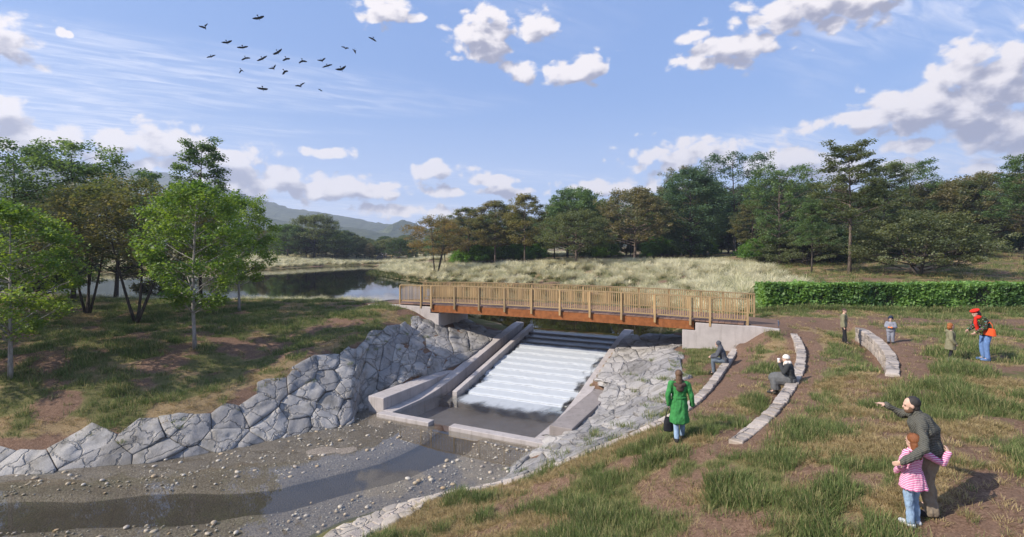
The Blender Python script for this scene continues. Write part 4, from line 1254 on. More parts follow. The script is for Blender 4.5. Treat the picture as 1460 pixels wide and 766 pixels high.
MB_BROWN = mat_bark('brown_bark', (.075, .055, .042), (.19, .15, .12))

def leaf_cloud(centres, radii, n_per, size, seed, flat=.45, up=.75):
    """diamond leaves gathered round clump centres"""
    r = np.random.default_rng(seed)
    C = np.repeat(np.asarray(centres, float), n_per, 0); Rd = np.repeat(np.asarray(radii, float), n_per)
    n = len(C)
    d = r.normal(0, 1, (n, 3)); d /= np.linalg.norm(d, axis=1)[:, None]
    rad = r.uniform(0, 1, n) ** .45
    P_ = C + d * (rad * Rd)[:, None] * np.array([1, 1, flat])
    nrm = r.normal(0, 1, (n, 3)) * (1 - up * .5); nrm[:, 2] = np.abs(nrm[:, 2]) + up
    nrm /= np.linalg.norm(nrm, axis=1)[:, None]
    a = np.cross(nrm, r.normal(0, 1, (n, 3))); a /= np.linalg.norm(a, axis=1)[:, None] + 1e-9
    b = np.cross(nrm, a)
    s = size * r.uniform(.6, 1.35, n)
    L_ = a * s[:, None]; B_ = b * (s * .36)[:, None]
    fold = nrm * (s * .10)[:, None]
    Q = np.stack([P_ - L_ * .5, P_ + B_ - L_ * .05 + fold, P_ + L_ * .55, P_ - B_ - L_ * .05 + fold], 1)
    return fast_quads('crown', Q)

def bez(a, b, c, n):
    return [a.lerp(b, k / n).lerp(b.lerp(c, k / n), k / n) for k in range(n + 1)]
def make_tree(seed, H, stem, rad, shape, limbs, leaf, n_per, clump, flat, rise=.5, trunk_r=.11, stems=1, spread=.0, sub=4, top=.93, droop=0.0, up=.75, fill=.45):
    """returns trunk mesh and crown mesh; shape(h) gives the crown radius share at share h of the crown"""
    r = random.Random(seed)
    parts = []; cen = []; rads = []
    trunks = []
    for s in range(stems):
        az_ = s * 6.283 / max(1, stems) + r.uniform(-.4, .4)
        off = spread * r.uniform(.7, 1.2) if stems > 1 else 0
        base_p = Vector((math.cos(az_), math.sin(az_), 0)) * (trunk_r * .9 if stems > 1 else 0)
        pts = []
        n = 9
        ht = H * (top if stems == 1 else r.uniform(.72, top))
        wx, wy = r.uniform(-1, 1) * .02 * H, r.uniform(-1, 1) * .02 * H
        for k in range(n + 1):
            f = k / n
            o_ = off * f ** .8
            pts.append(base_p + Vector((math.cos(az_) * o_ + wx * math.sin(f * 3.4 + s), math.sin(az_) * o_ + wy * math.sin(f * 4.1 + s * 2), ht * f - .12 * (k == 0))))
        rr = [trunk_r * (1.25 if k == 0 else 1) * (1 - .86 * (k / n) ** 1.15) for k in range(n + 1)]
        parts.append(tube(pts, rr, 8)); trunks.append((pts, rr, ht))
        cen.append(pts[-1]); rads.append(clump * .9)
    ga = r.uniform(0, 6)
    for i in range(limbs):
        pts, rr, ht = trunks[i % stems]
        h = (i + r.uniform(.1, .9)) / limbs
        z0 = stem * H + (H - stem * H) * h
        zt = min(z0 - (H - stem * H) * .10 * r.uniform(.3, 1.3) * rise, ht * .97)
        zt = max(zt, stem * H * .9)
        f = min(.98, zt / ht) * (len(pts) - 1); k = int(f)
        p0 = pts[k].lerp(pts[min(k + 1, len(pts) - 1)], f - k)
        ga += 2.399 + r.uniform(-.5, .5)
        ln = rad * shape(h) * r.uniform(.72, 1.12)
        dirv_ = Vector((math.cos(ga), math.sin(ga), 0))
        ctr = Vector((0, 0, 0))
        end = Vector((ctr.x, ctr.y, 0)) + dirv_ * ln; end.z = z0 + ln * (rise * r.uniform(.3, .8)) * .6 - droop * ln
        end.z = min(end.z, H * 1.0)
        midp = p0.lerp(end, .5) + Vector((0, 0, ln * (.10 - .2 * rise)))
        q = bez(p0, midp, end, 5)
        r0 = max(.012, rr[min(k, len(rr) - 1)] * .48)
        parts.append(tube(q, [r0 * (1 - .8 * j / 5) for j in range(6)], 5, False))
        cen.append(end); rads.append(clump * r.uniform(.7, 1.15))
        for j in range(sub):
            fq = r.uniform(fill, .95); k2 = int(fq * 5); b0 = q[k2].lerp(q[min(k2 + 1, 5)], fq * 5 - k2)
            a2 = ga + r.choice((-1, 1)) * r.uniform(.4, 1.1)
            l2 = ln * r.uniform(.22, .48) + clump * .2
            e2 = b0 + Vector((math.cos(a2) * l2, math.sin(a2) * l2, l2 * r.uniform(-.05, .55) * (rise + .2) - droop * l2))
            parts.append(tube([b0, b0.lerp(e2, .5) + Vector((0, 0, l2 * .08)), e2], [r0 * .42, r0 * .3, r0 * .12], 4, False))
            cen.append(e2); rads.append(clump * r.uniform(.6, 1.1))
    V, Fc = merge(parts)
    tm = smooth(mesh_data('trunk', V, Fc))
    cm = leaf_cloud([tuple(c) for c in cen], rads, n_per, leaf, seed + 500, flat, up)
    return tm, cm
def oval(h): return max(.12, math.sin(math.pi * min(1, .12 + h * .86)) ** .75)
def dome(h): return max(.15, (1 - h ** 2.3) ** .6)
def spire(h): return max(.12, 1 - .82 * h)
def flatp(h): return (.55 + .45 * abs(math.sin(h * 9.5 + .8))) * (1 - .55 * h)
def vase(h): return max(.2, .35 + .75 * math.sin(math.pi * min(1, h * .9)))
PT = {}
PT['young'] = [make_tree(10 + i, 7.6, .24, 2.0, oval, 44, .125, 58, .46, .8, 1.0, .085, sub=5, top=.95, up=.45) for i in range(3)]
PT['multi'] = [make_tree(30 + i, 8.0, .34, 3.5, dome, 44, .14, 66, .75, .5, .5, .085, stems=3 + i, spread=1.5, sub=4) for i in range(2)]
PT['open'] = [make_tree(40 + i, 13.0, .22, 4.0, vase, 46, .23, 52, .90, .55, .8, .19, sub=4, top=.96) for i in range(3)]
PT['pine'] = [make_tree(50 + i, 14.0, .36, 3.7, flatp, 48, .20, 52, .74, .5, .55, .17, sub=5, top=.97, fill=.35) for i in range(2)]
PT['dome'] = [make_tree(60 + i, 9.0, .22, 5.4, dome, 60, .22, 66, .90, .55, .55, .22, stems=1, sub=5, top=.8) for i in range(2)]
PT['dense'] = [make_tree(70 + i, 13.0, .07, 4.2, oval, 62, .27, 66, 1.05, .65, .6, .2, sub=4) for i in range(2)]
PT['upright'] = [make_tree(80 + i, 11.0, .26, 2.9, oval, 46, .21, 58, .80, .55, .7, .13, sub=4) for i in range(2)]
PT['shrub'] = [make_tree(90 + i, 2.2, .05, 1.5, dome, 22, .17, 44, .55, .6, .6, .04, stems=3, spread=.6, sub=3) for i in range(2)]
PT['low'] = [make_tree(95, 6.0, .08, 5.6, dome, 60, .21, 60, .85, .45, .45, .16, stems=3, spread=2.2, sub=5, top=.8)]
for k in PT:
    for tm, cm in PT[k]:
        tm.materials.append(MB_DARK); cm.materials.append(ML_GREEN)
BASE_H = dict(young=7.6, multi=8.0, open=13.0, pine=14.0, dome=9.0, dense=13.0, upright=11.0, shrub=2.2, low=6.0)
def set_mat(o, m):
    o.material_slots[0].link = 'OBJECT'; o.material_slots[0].material = m
def tree(kind, var, X, Y, H, rot, leafm, barkm, label, group, name='tree', wide=1.0):
    z = gz(X, Y)
    root = empty(name, (X, Y, z), rot)
    s = H / BASE_H[kind]
    root.scale = (s * wide, s * wide, s)
    tm, cm = PT[kind][var % len(PT[kind])]
    a = mobj('trunk', tm, None, root); set_mat(a, barkm)
    b = mobj('crown', cm, None, root); set_mat(b, leafm)
    return tag(root, label, 'tree', group)
def treep(kind, var, px_, Y, H, rot, leafm, barkm, label, group, name='tree', wide=1.0):
    return tree(kind, var, (px_ - 730) / F_PX * Y, Y, H, rot, leafm, barkm, label, group, name, wide)
GL, GR = 'trees on the left lawn', 'trees on the far bank'
treep('young', 0, 15, 20.9, 6.9, 0.3, ML_YOUNG, MB_PALE, 'bright green young tree with pale trunk at the left edge', GL, 'young_tree', 1.12)
treep('young', 1, 278, 24.5, 7.7, 1.3, ML_YOUNG, MB_PALE, 'bright green young tree with tall pale trunk in the middle of the left lawn', GL, 'young_tree', 1.05)
treep('young', 2, 341, 34.2, 7.4, 4.0, ML_YOUNG, MB_PALE, 'bright green young tree farthest back, its pale trunk in front of the pond', GL, 'young_tree', 1.02)
treep('multi', 0, 195, 30, 8.2, 2.0, ML_BRONZE, MB_DARK, 'bronze leaved tree with three dark stems spreading from the ground', GL, 'multi_stem_tree', 1.05)
treep('multi', 1, 125, 33, 8.2, .6, ML_BRONZE, MB_DARK, 'bronze leaved tree with dark upright stems, left of the spreading one', GL, 'multi_stem_tree', .95)
treep('pine', 0, 287, 37, 11.6, .9, ML_GREEN, MB_DARK, 'tall thin tree with flat layered top rising behind the young tree', GL, 'layered_tree', .8)
treep('open', 0, 18, 45, 13.2, .2, ML_GREEN, MB_DARK, 'tall open green tree behind the lawn at the left edge', GL, 'open_tree')
treep('open', 1, 104, 46, 13.4, 2.2, ML_GREEN, MB_DARK, 'tallest open green tree behind the left lawn, branches dark against the sky', GL, 'open_tree', .95)
treep('open', 2, 165, 49, 12.4, 4.1, ML_GREEN, MB_DARK, 'open green tree behind the lawn, right of the tallest one', GL, 'open_tree')
treep('dense', 0, 62, 50, 10.0, 1.1, ML_GREEN, MB_DARK, 'dense green tree filling the gap behind the left edge trees', GL, 'dense_tree', 1.2)
treep('dense', 1, 228, 56, 9.5, 3.1, ML_BRONZE, MB_DARK, 'dull bronze tree half hidden between the young trees', GL, 'dense_tree', 1.1)
treep('low', 0, 45, 38, 4.6, 2.6, ML_DARK, MB_DARK, 'dark spreading bush low behind the leftmost young tree', GL, 'spreading_bush', .8)
for X, Y, H, k, lab in ((-32.5, 22.5, 13.0, 0, 'tall tree outside the left frame edge, nearest the stream'), (-36, 29, 13.5, 1, 'tall tree outside the left frame edge, farther up the lawn'), (-26.5, 19.2, 7.0, 2, 'small tree outside the left frame edge')):
    tree('open', k, X, Y, H, k * 1.7, ML_GREEN, MB_DARK, lab, GL, 'open_tree')
# far bank, left to right
treep('multi', 1, 622, 85, 9.6, 1.0, ML_ORANGE, MB_DARK, 'orange bronze multi stemmed tree at the pond end of the far bank', GR, 'multi_stem_tree', 1.15)
treep('upright', 0, 668, 104, 11.2, .4, ML_BRONZE, MB_BROWN, 'olive bronze tree between the orange one and the yellow one', GR, 'upright_tree', 1.4)
treep('upright', 1, 706, 100, 11.8, 2.4, ML_BRONZE, MB_BROWN, 'bronze tree just left of the yellow upright one', GR, 'upright_tree', 1.4)
treep('upright', 0, 748, 95, 12.4, 3.4, ML_YELLOW, MB_BROWN, 'yellow bronze upright tree on the far bank', GR, 'upright_tree', 1.05)
treep('dome', 0, 821, 82, 8.4, 1.0, ML_OLIVE, MB_BROWN, 'grey olive round tree in front on the far bank', GR, 'round_tree')
treep('dome', 1, 822, 106, 14.2, 2.0, ML_GREEN, MB_DARK, 'big dark green round tree behind the olive one', GR, 'round_tree', .85)
treep('dome', 1, 905, 98, 13.2, 4.2, ML_BRONZE, MB_BROWN, 'brown bronze round tree with pale forked trunk', GR, 'round_tree', .86)
treep('dense', 0, 985, 100, 16.6, .5, ML_BLUE, MB_DARK, 'dense blue green tree right of the bronze round tree', GR, 'dense_tree', 1.05)
treep('open', 1, 975, 112, 18.5, 3.3, ML_BRONZE, MB_DARK, 'brown topped tree peeping over the dense blue green one', GR, 'open_tree', .8)
treep('open', 0, 1046, 100, 19.0, 1.7, ML_BLUE, MB_DARK, 'tallest open blue green tree of the far bank', GR, 'open_tree', .95)
treep('upright', 1, 1073, 80, 9.2, 1.0, ML_BRONZE, MB_BROWN, 'small bronze tree before the tallest blue green one', GR, 'upright_tree', 1.2)
treep('open', 2, 1112, 70, 12.9, .3, ML_GREEN, MB_BROWN, 'pale green tree with several stems above the end of the plume grass', GR, 'open_tree', .95)
treep('pine', 1, 1157, 58, 7.8, 2.0, ML_GREEN, MB_DARK, 'slender small tree left of the tall layered one', GR, 'layered_tree', .95)
treep('pine', 0, 1211, 57, 14.2, 4.0, ML_OLIVE, MB_BROWN, 'tall layered tree with bare brown trunk behind the hedge', GR, 'layered_tree', 1.1)
treep('pine', 1, 1262, 74, 13.2, 5.0, ML_OLIVE, MB_DARK, 'broad layered olive tree right of the tall bare trunked one', GR, 'layered_tree', 1.25)
treep('open', 2, 1296, 84, 14.4, 2.0, ML_GREEN, MB_DARK, 'open topped green tree behind the broad layered olive one', GR, 'open_tree', .85)
treep('low', 0, 1312, 54, 6.4, .4, ML_OLIVE, MB_DARK, 'broad low olive tree spreading behind the hedge', GR, 'spreading_tree', .95)
treep('dome', 0, 1345, 84, 11.2, 2.6, ML_BRONZE, MB_DARK, 'brown bronze tree behind the broad low olive tree', GR, 'round_tree', .95)
treep('dome', 1, 1405, 78, 11.8, .2, ML_BRONZE, MB_DARK, 'bronze green tree at the top of the bare brown bank', GR, 'round_tree', .95)
treep('dense', 1, 1455, 84, 11.0, 1.2, ML_BLUE, MB_DARK, 'blue green dense tree near the right edge', GR, 'dense_tree', 1.1)
treep('pine', 0, 1462, 66, 13.2, 2.8, ML_GREEN, MB_DARK, 'layered tree at the right edge rising above the others', GR, 'layered_tree', 1.1)
treep('dome', 0, 448, 165, 14.0, 1.9, ML_OLIVE, MB_DARK, 'broad dark round tree beyond the pond', 'trees beyond the pond', 'round_tree', .95)
treep('dome', 1, 410, 160, 10.5, .9, ML_GREEN, MB_DARK, 'smaller green round tree left of the broad dark one beyond the pond', 'trees beyond the pond', 'round_tree', .9)
# woods that read as one mass: instances of the same tree meshes
def wood(name, pts, hs, kinds, mats, seed):
    protos = []
    for k, mt in zip(kinds, mats):
        tm, cm = PT[k][seed % len(PT[k])]
        j = bpy.data.meshes.new(name + '_tree')
        bm = bmesh.new(); bm.from_mesh(cm); nf = len(bm.faces); bm.from_mesh(tm)
        bm.faces.ensure_lookup_table()
        for i, f in enumerate(bm.faces): f.material_index = 0 if i < nf else 1
        bm.transform(Matrix.Scale(1.0 / BASE_H[k], 4))
        bm.to_mesh(j); bm.free(); j.materials.append(mt); j.materials.append(MB_DARK)
        protos.append(j)
    return scatter(name, protos, pts, hs, None, seed)
r = np.random.default_rng(5)
pts, hs = [], []
for px_ in np.arange(300, 640, 9.0):
    for Y in (175, 205, 250):
        Yj = Y + r.uniform(-14, 14); X = (px_ + r.uniform(-8, 8) - 730) / F_PX * Yj
        pts.append((X, Yj, gz(X, min(Yj, 300)) - .2)); hs.append(r.uniform(6.5, 10.0) * (1 + (Y - 175) / 260) * float(np.interp(px_, [300, 470, 520, 640], [1, 1, .72, .72])))
wood('far_wood', pts, hs, ('dome', 'dense', 'upright', 'dome'), (ML_OLIVE, ML_GREEN, ML_BRONZE, ML_DARK), 3)
pts, hs = [], []
for px_ in np.arange(640, 1560, 21.0):
    for Y in (118, 136):
        Yj = Y + r.uniform(-7, 7); X = (px_ + r.uniform(-10, 10) - 730) / F_PX * Yj
        pts.append((X, Yj, gz(X, Yj) - .2)); hs.append(r.uniform(10, 14.0) * np.interp(px_, [640, 760, 950, 1100, 1300, 1500], [.8, .85, 1.15, 1.2, 1.05, .95]))
for px_ in np.arange(-60, 330, 24.0):
    for Y in (62, 76):
        Yj = Y + r.uniform(-5, 5); X = (px_ + r.uniform(-10, 10) - 730) / F_PX * Yj
        if px_ > 240 and Y < 70: continue
        pts.append((X, Yj, max(POND, gz(X, Yj)) - .2)) if gz(X, Yj) > POND else None
        if len(hs) < len(pts): hs.append(r.uniform(8, 11.5))
wood('background_wood', pts, hs, ('dense', 'dome', 'dense', 'upright'), (ML_DARK, ML_DARK, ML_GREEN, ML_BRONZE), 4)
pts, hs = [], []
for px0, px1 in ((655, 780), (930, 960), (990, 1010), (1075, 1130), (1180, 1260), (840, 870)):
    for px_ in np.arange(px0, px1, 7.0):
        Y = r.uniform(104, 112) if px_ < 1060 else r.uniform(74, 84)
        X = (px_ - 730) / F_PX * Y
        pts.append((X, Y, gz(X, Y) - .1)); hs.append(r.uniform(2.2, 4.2))
p2, h2 = [], []
for px_ in np.arange(1120, 1380, 11.0):
    Y = r.uniform(68, 82); X = (px_ - 730) / F_PX * Y
    p2.append((X, Y, gz(X, Y) - .1)); h2.append(r.uniform(3.0, 5.2))
wood('dark_undergrowth', p2, h2, ('shrub', 'low'), (ML_DARK, ML_OLIVE), 1)
wood('bright_undergrowth', pts, hs, ('shrub', 'shrub'), (ML_SHRUB, ML_SHRUB), 0)

# clipped hedge
r = np.random.default_rng(12)
HX0, HX1, HY, HT, HH = 15.1, 40.0, 31.0, 1.3, 1.58
hedge = empty('hedge', ((HX0 + HX1) / 2, HY + HT / 2, -.1))
tag(hedge, 'long clipped green hedge behind the path on the right', 'hedge')
n = 23000
x = r.uniform(HX0, HX1, n); face = r.uniform(0, 1, n)
y = np.where(face < .62, HY + np.abs(r.normal(0, .10, n)), HY + r.uniform(0, HT, n))
z = np.where(face < .62, r.uniform(.02, HH, n), HH - np.abs(r.normal(0, .09, n)))
endm = r.uniform(0, 1, n) < .045
x = np.where(endm, HX0 + np.abs(r.normal(0, .08, n)), x); y = np.where(endm, HY + r.uniform(0, HT, n), y); z = np.where(endm, r.uniform(0, HH, n), z)
bump_ = (fbm(x * 1.1, z * 1.3 + y, 7, 3) - .5)
y = y - bump_ * .45; z = z * (1 + (fbm(x * .9, y, 8, 3) - .5) * .16) + r.normal(0, .03, n)
C = np.c_[x - (HX0 + HX1) / 2, y - HY - HT / 2, z]
me = leaf_cloud(C, np.full(n, .05), 1, .20, 77, 1.0, .25)
me.materials.append(ML_HEDGE)
mobj('foliage', me, None, hedge)
V, Fc = [], []
core = mesh_data('core', box_v(-(HX1 - HX0) / 2 + .12, (HX1 - HX0) / 2, -HT / 2 + .12, HT / 2 - .1, -.3, HH - .16), BOX_F)
mobj('branches', core, mat_plain('hedge_core', (.022, .026, .012), .95, .4, 9), hedge)
# ragged grass along its foot
xs = r.uniform(13.8, 36, 900); ys = r.normal(30.55, .22, 900)
scatter('hedge_foot_grass', far_green, np.c_[xs, ys, ground_z(xs, ys)], r.uniform(1.2, 2.0, 900), MG_GREEN, 13)

# ------------------------------------------------------------------ hills, far fence
m, t, o = new_mat('forest_hill')
p = wpos(t)
nf = t.noise(p, .05, 4, .65); n2_ = t.noise(p, .3, 3, .6)
principled(t, o, t.mix(t.ss(t.math('ADD', t.math('MULTIPLY', nf, .6), t.math('MULTIPLY', n2_, .4)), .38, .62), (.045, .062, .036), (.105, .118, .062)), .95, n2_, 1.0, 3.0, .05)
MAT_HILL = m
def hill(name, D, ridge, depth, seed, canopy):
    """ridge: [(px, top row)] as it stands on the sky line at distance D"""
    nxh, nyh = 420, 26
    pxs = np.linspace(ridge[0][0], ridge[-1][0], nxh)
    tops = np.interp(pxs, [a for a, b in ridge], [b for a, b in ridge])
    V = []
    for j in range(nyh):
        f = j / (nyh - 1)
        Y = D - depth * .5 + depth * f
        X = (pxs - 730) / F_PX * D
        prof_ = math.sin(min(1.0, f * 1.25) * math.pi * .5) if f < .8 else math.cos((f - .8) / .2 * math.pi * .5)
        H = ((HOR - tops) / F_PX * D + CAM_Z) * prof_
        c = (fbm(X / canopy, np.full(nxh, Y / canopy), seed, 3) - .35) * canopy * .7 * min(1, prof_ * 3)
        big_ = (fbm(X / 130, np.full(nxh, Y / 130), seed + 9, 3) - .5) * 40 * prof_ * (1 - prof_)
        V.append(np.c_[X, np.full(nxh, Y) + big_ * .5, np.maximum(H + c + big_, -4)])
    V = np.concatenate(V)
    ii = np.arange(nxh * nyh).reshape(nyh, nxh)
    Q = np.stack([ii[:-1, :-1], ii[:-1, 1:], ii[1:, 1:], ii[1:, :-1]], -1).reshape(-1, 4)
    return tag(mobj(name, big_mesh(name, V, Q), MAT_HILL), kind='structure')
hill('hill', 1500, [(-500, 250), (-100, 225), (60, 222), (180, 236), (300, 268), (372, 291), (440, 301), (500, 312), (545, 319), (600, 333), (680, 350)], 600, 4, 16)
hill('hill', 950, [(-500, 300), (0, 268), (200, 282), (330, 306), (400, 318), (470, 322), (530, 332), (600, 350)], 380, 14, 12)
hill('hill', 1150, [(500, 348), (535, 332), (552, 319), (566, 312), (582, 318), (600, 326), (660, 336), (760, 340), (900, 342), (1200, 338), (1600, 330)], 300, 24, 12)
fence = empty('post_fence', (-36, 172, gz(-36, 172)))
tag(fence, 'far wooden post fence beyond the pond', 'fence')
fp = bevel_mesh(mesh_data('post', box_v(-.18, .18, -.15, .15, -.3, 2.1), BOX_F), .03)
for i in range(9):
    X = -42 + i * 2.6; z = gz(X, 170)
    ob = mobj('post', fp, MAT_WOOD, fence); ob.location = Vector((X, 170, z)) - fence.location
for zr_ in (.9, 1.6):
    me = mesh_data('rail', box_v(-6.2, 14.9, -1.88, -1.82, zr_, zr_ + .16), BOX_F)
    mobj('rail', me, MAT_WOOD, fence)
ramp = mesh_data('ramp', [(x_ - 1.2, y_ + 27, z_) for x_, y_, z_ in ((-44.6, 148, .2), (-41.2, 148, .2), (-42.8, 156, 1.7), (-45.0, 156, 1.7), (-44.6, 148, -1.2), (-41.2, 148, -1.2), (-42.8, 156, -1.2), (-45.0, 156, -1.2))], [(0, 1, 2, 3), (7, 6, 5, 4), (0, 4, 5, 1), (1, 5, 6, 2), (2, 6, 7, 3), (3, 7, 4, 0)])
tag(mobj('concrete_ramp', ramp, MAT_CONC), 'small pale concrete ramp far beyond the pond', 'ramp')

# air between here and the hills
m, t, o = new_mat('haze_air')
pv_ = t.node('ShaderNodeVolumePrincipled')
pv_.inputs['Color'].default_value = (.78, .86, 1.0, 1); pv_.inputs['Density'].default_value = .00036; pv_.inputs['Anisotropy'].default_value = 0.2
t.l.new(pv_.outputs[0], o.inputs['Volume'])
hz = mesh_data('haze', box_v(-2560, 2560, -500, 1900, -12, 300), BOX_F)
tag(mobj('haze', hz, m), kind='stuff')

# ------------------------------------------------------------------ people
TMP = bpy.data.scenes.new('workbench')             # a bare scene in which skins are fused, removed again below
def cap_tube(pts, rad, seg=12):
    """tapered limb with rounded ends"""
    pts = [Vector(p_) for p_ in pts]
    d0 = (pts[0] - pts[1]).normalized(); d1 = (pts[-1] - pts[-2]).normalized()
    P_ = [pts[0] + d0 * rad[0] * .95, pts[0] + d0 * rad[0] * .6] + pts + [pts[-1] + d1 * rad[-1] * .6, pts[-1] + d1 * rad[-1] * .95]
    Rr = [rad[0] * .3, rad[0] * .8] + list(rad) + [rad[-1] * .8, rad[-1] * .3]
    return tube(P_, Rr, seg)
def loft(rings, seg=20):
    """rings: (centre, rx, ry) lying level; optional 4th = tilt forward (rad)"""
    V, Fc = [], []
    for rg in rings:
        c, rx_, ry_ = Vector(rg[0]), rg[1], rg[2]
        tl = rg[3] if len(rg) > 3 else 0
        for k in range(seg):
            a = 6.2832 * k / seg
            p_ = Vector((rx_ * math.cos(a), ry_ * math.sin(a), 0))
            p_.rotate(Matrix.Rotation(tl, 3, 'X')) if tl else None
            V.append(tuple(c + p_))
    for i in range(len(rings) - 1):
        for k in range(seg):
            k2 = (k + 1) % seg
            Fc.append((i * seg + k, i * seg + k2, (i + 1) * seg + k2, (i + 1) * seg + k))
    Fc.append(tuple(range(seg - 1, -1, -1))); m_ = (len(rings) - 1) * seg; Fc.append(tuple(range(m_, m_ + seg)))
    return V, Fc
def ball(c, rx_, ry_, rz_, seg=16, rings=10, rot=None):
    V, Fc = [], []
    c = Vector(c)
    for i in range(rings + 1):
        th = math.pi * (i + .02) / (rings + .04)
        for k in range(seg):
            a = 6.2832 * k / seg
            p_ = Vector((rx_ * math.sin(th) * math.cos(a), ry_ * math.sin(th) * math.sin(a), rz_ * math.cos(th)))
            if rot is not None: p_ = rot @ p_
            V.append(tuple(c + p_))
    for i in range(rings):
        for k in range(seg):
            k2 = (k + 1) % seg
            Fc.append((i * seg + k, (i + 1) * seg + k, (i + 1) * seg + k2, i * seg + k2))
    Fc.append(tuple(range(seg))); m_ = rings * seg; Fc.append(tuple(range(m_ + seg - 1, m_ - 1, -1)))
    return V, Fc
def fuse(name, prims, voxel, it=4, wrinkle=0.0, wscale=9.0):
    """one continuous skin over all the given volumes"""
    V, Fc = merge(prims)
    me = mesh_data(name, V, Fc)
    bm = bmesh.new(); bm.from_mesh(me); bmesh.ops.recalc_face_normals(bm, faces=bm.faces); bm.to_mesh(me); bm.free()
    ob = bpy.data.objects.new('tmp', me); TMP.collection.objects.link(ob)
    md_ = ob.modifiers.new('r', 'REMESH'); md_.mode = 'VOXEL'; md_.voxel_size = voxel
    sm_ = ob.modifiers.new('s', 'SMOOTH'); sm_.factor = .5; sm_.iterations = it
    with ctx.temp_override(scene=TMP, view_layer=TMP.view_layers[0]):
        dg = ctx.evaluated_depsgraph_get(); dg.update()
        res = bpy.data.meshes.new_from_object(ob.evaluated_get(dg), preserve_all_data_layers=False, depsgraph=dg)
    bpy.data.objects.remove(ob); bpy.data.meshes.remove(me)
    res.name = name
    if wrinkle:
        nv = len(res.vertices)
        co = np.empty(nv * 3, np.float32); res.vertices.foreach_get('co', co); co = co.reshape(-1, 3)
        no = np.empty(nv * 3, np.float32); res.vertices.foreach_get('normal', no); no = no.reshape(-1, 3)
        k = np.array([mnoise.fractal(Vector((a * wscale, b * wscale, c * wscale * .55)), 1.0, 2.0, 3) for a, b, c in co.tolist()], np.float32)
        res.vertices.foreach_set('co', (co + no * (k * wrinkle)[:, None]).ravel()); res.update()
    return smooth(res)
def hand(wrist, fdir, ndir, s, curl=.35, side=1, point=False):
    """palm and five fingers; fdir along the fingers, ndir out of the palm; the thumb leaves the side of the palm"""
    f = Vector(fdir).normalized(); n = Vector(ndir); n = (n - f * n.dot(f)).normalized(); t_ = f.cross(n) * side
    w = Vector(wrist)
    rot = Matrix((t_, f, n)).transposed()
    pr = [ball(w + f * .05 * s, .040 * s, .056 * s, .017 * s, 12, 8, rot), cap_tube([w - f * .01 * s, w + f * .04 * s], [.026 * s, .028 * s], 10)]
    for k, (o_, ln) in enumerate(((-.029, .062), (-.010, .076), (.010, .080), (.029, .072))):
        c = curl
        if point: c = 0.05 if k == 3 else 1.25
        b = w + f * .09 * s + t_ * o_ * s
        d = f; p1 = b + (d * math.cos(c * .5) - n * math.sin(c * .5)) * ln * .45 * s
        p2 = p1 + (d * math.cos(c * 1.3) - n * math.sin(c * 1.3)) * ln * .33 * s
        p3 = p2 + (d * math.cos(c * 1.9) - n * math.sin(c * 1.9)) * ln * .25 * s
        pr.append(cap_tube([b, p1, p2, p3], [.0098 * s, .0092 * s, .0085 * s, .0072 * s], 8))
    b = w + f * .028 * s + t_ * .032 * s
    pr.append(cap_tube([b, b + (f * .55 + t_ * .75 - n * .2).normalized() * .036 * s, b + (f * .9 + t_ * .75 - n * .35).normalized() * .066 * s], [.013 * s, .011 * s, .009 * s], 8))
    return pr
def head_prims(c, s, rot):
    """skull, jaw, nose, ears, lips; c = centre, rot turns it; local +Y is the face"""
    c = Vector(c)
    def q(x, y, z): return c + rot @ (Vector((x, y, z)) * s)
    pr = [ball(q(0, -.008, .018), .076 * s, .094 * s, .100 * s, 18, 12, rot), ball(q(0, .030, -.052), .056 * s, .060 * s, .066 * s, 14, 10, rot), ball(q(0, .064, -.094), .030 * s, .026 * s, .022 * s, 10, 8, rot),
          cap_tube([q(0, .084, .012), q(0, .102, -.026)], [.009 * s, .014 * s], 8), ball(q(0, .082, -.058), .022 * s, .012 * s, .009 * s, 10, 6, rot), ball(q(0, .076, .022), .05 * s, .018 * s, .012 * s, 10, 6, rot)]
    for sd in (-1, 1): pr.append(ball(q(sd * .078, -.004, -.008), .010 * s, .022 * s, .032 * s, 8, 8, rot))
    return pr
def fabric(name, c, var=.2, scale=14.0, bump=.35):
    return mat_plain(name, c, .9, var, scale, bump, .006, .15)
M_SKIN = mat_plain('skin', (.55, .35, .26), .55, .06, 6, .05, .002, .35)
M_EYE = mat_plain('eye', (.03, .025, .02), .3, .0, 5, 0)
M_HAIRB = mat_plain('brown_hair', (.125, .072, .042), .6, .5, 30, .6, .006)
M_HAIRG = mat_plain('ginger_hair', (.30, .105, .030), .6, .5, 30, .6, .006)
M_HAIRA = mat_plain('auburn_hair', (.19, .068, .025), .6, .5, 30, .6, .006)
M_HAIRD = mat_plain('dark_hair', (.035, .030, .027), .6, .5, 30, .6, .006)
M_JEANS = fabric('pale_denim', (.24, .33, .44), .3, 9)
M_JEANB = fabric('blue_denim', (.13, .22, .42), .3, 9)
M_KHAKI = fabric('khaki_cloth', (.22, .175, .125), .2, 8)
M_BLACK = fabric('black_cloth', (.022, .022, .025), .3, 8)
M_SHOE_W = fabric('pale_shoe', (.55, .56, .58), .15, 9)
M_SHOE_D = fabric('dark_shoe', (.03, .027, .026), .2, 9)
M_GREEN = fabric('green_coat_cloth', (.045, .205, .058), .25, 5, .3)
M_BROWN = fabric('brown_scarf_cloth', (.085, .055, .045), .35, 10)
M_GREY = fabric('grey_hoodie_cloth', (.085, .088, .10), .25, 8)
M_BLUEGREY = fabric('blue_grey_cloth', (.12, .145, .175), .25, 8)
M_OLIVE = fabric('olive_cloth', (.20, .185, .115), .2, 8)
M_WHITE = fabric('cream_knit', (.72, .66, .58), .15, 18)
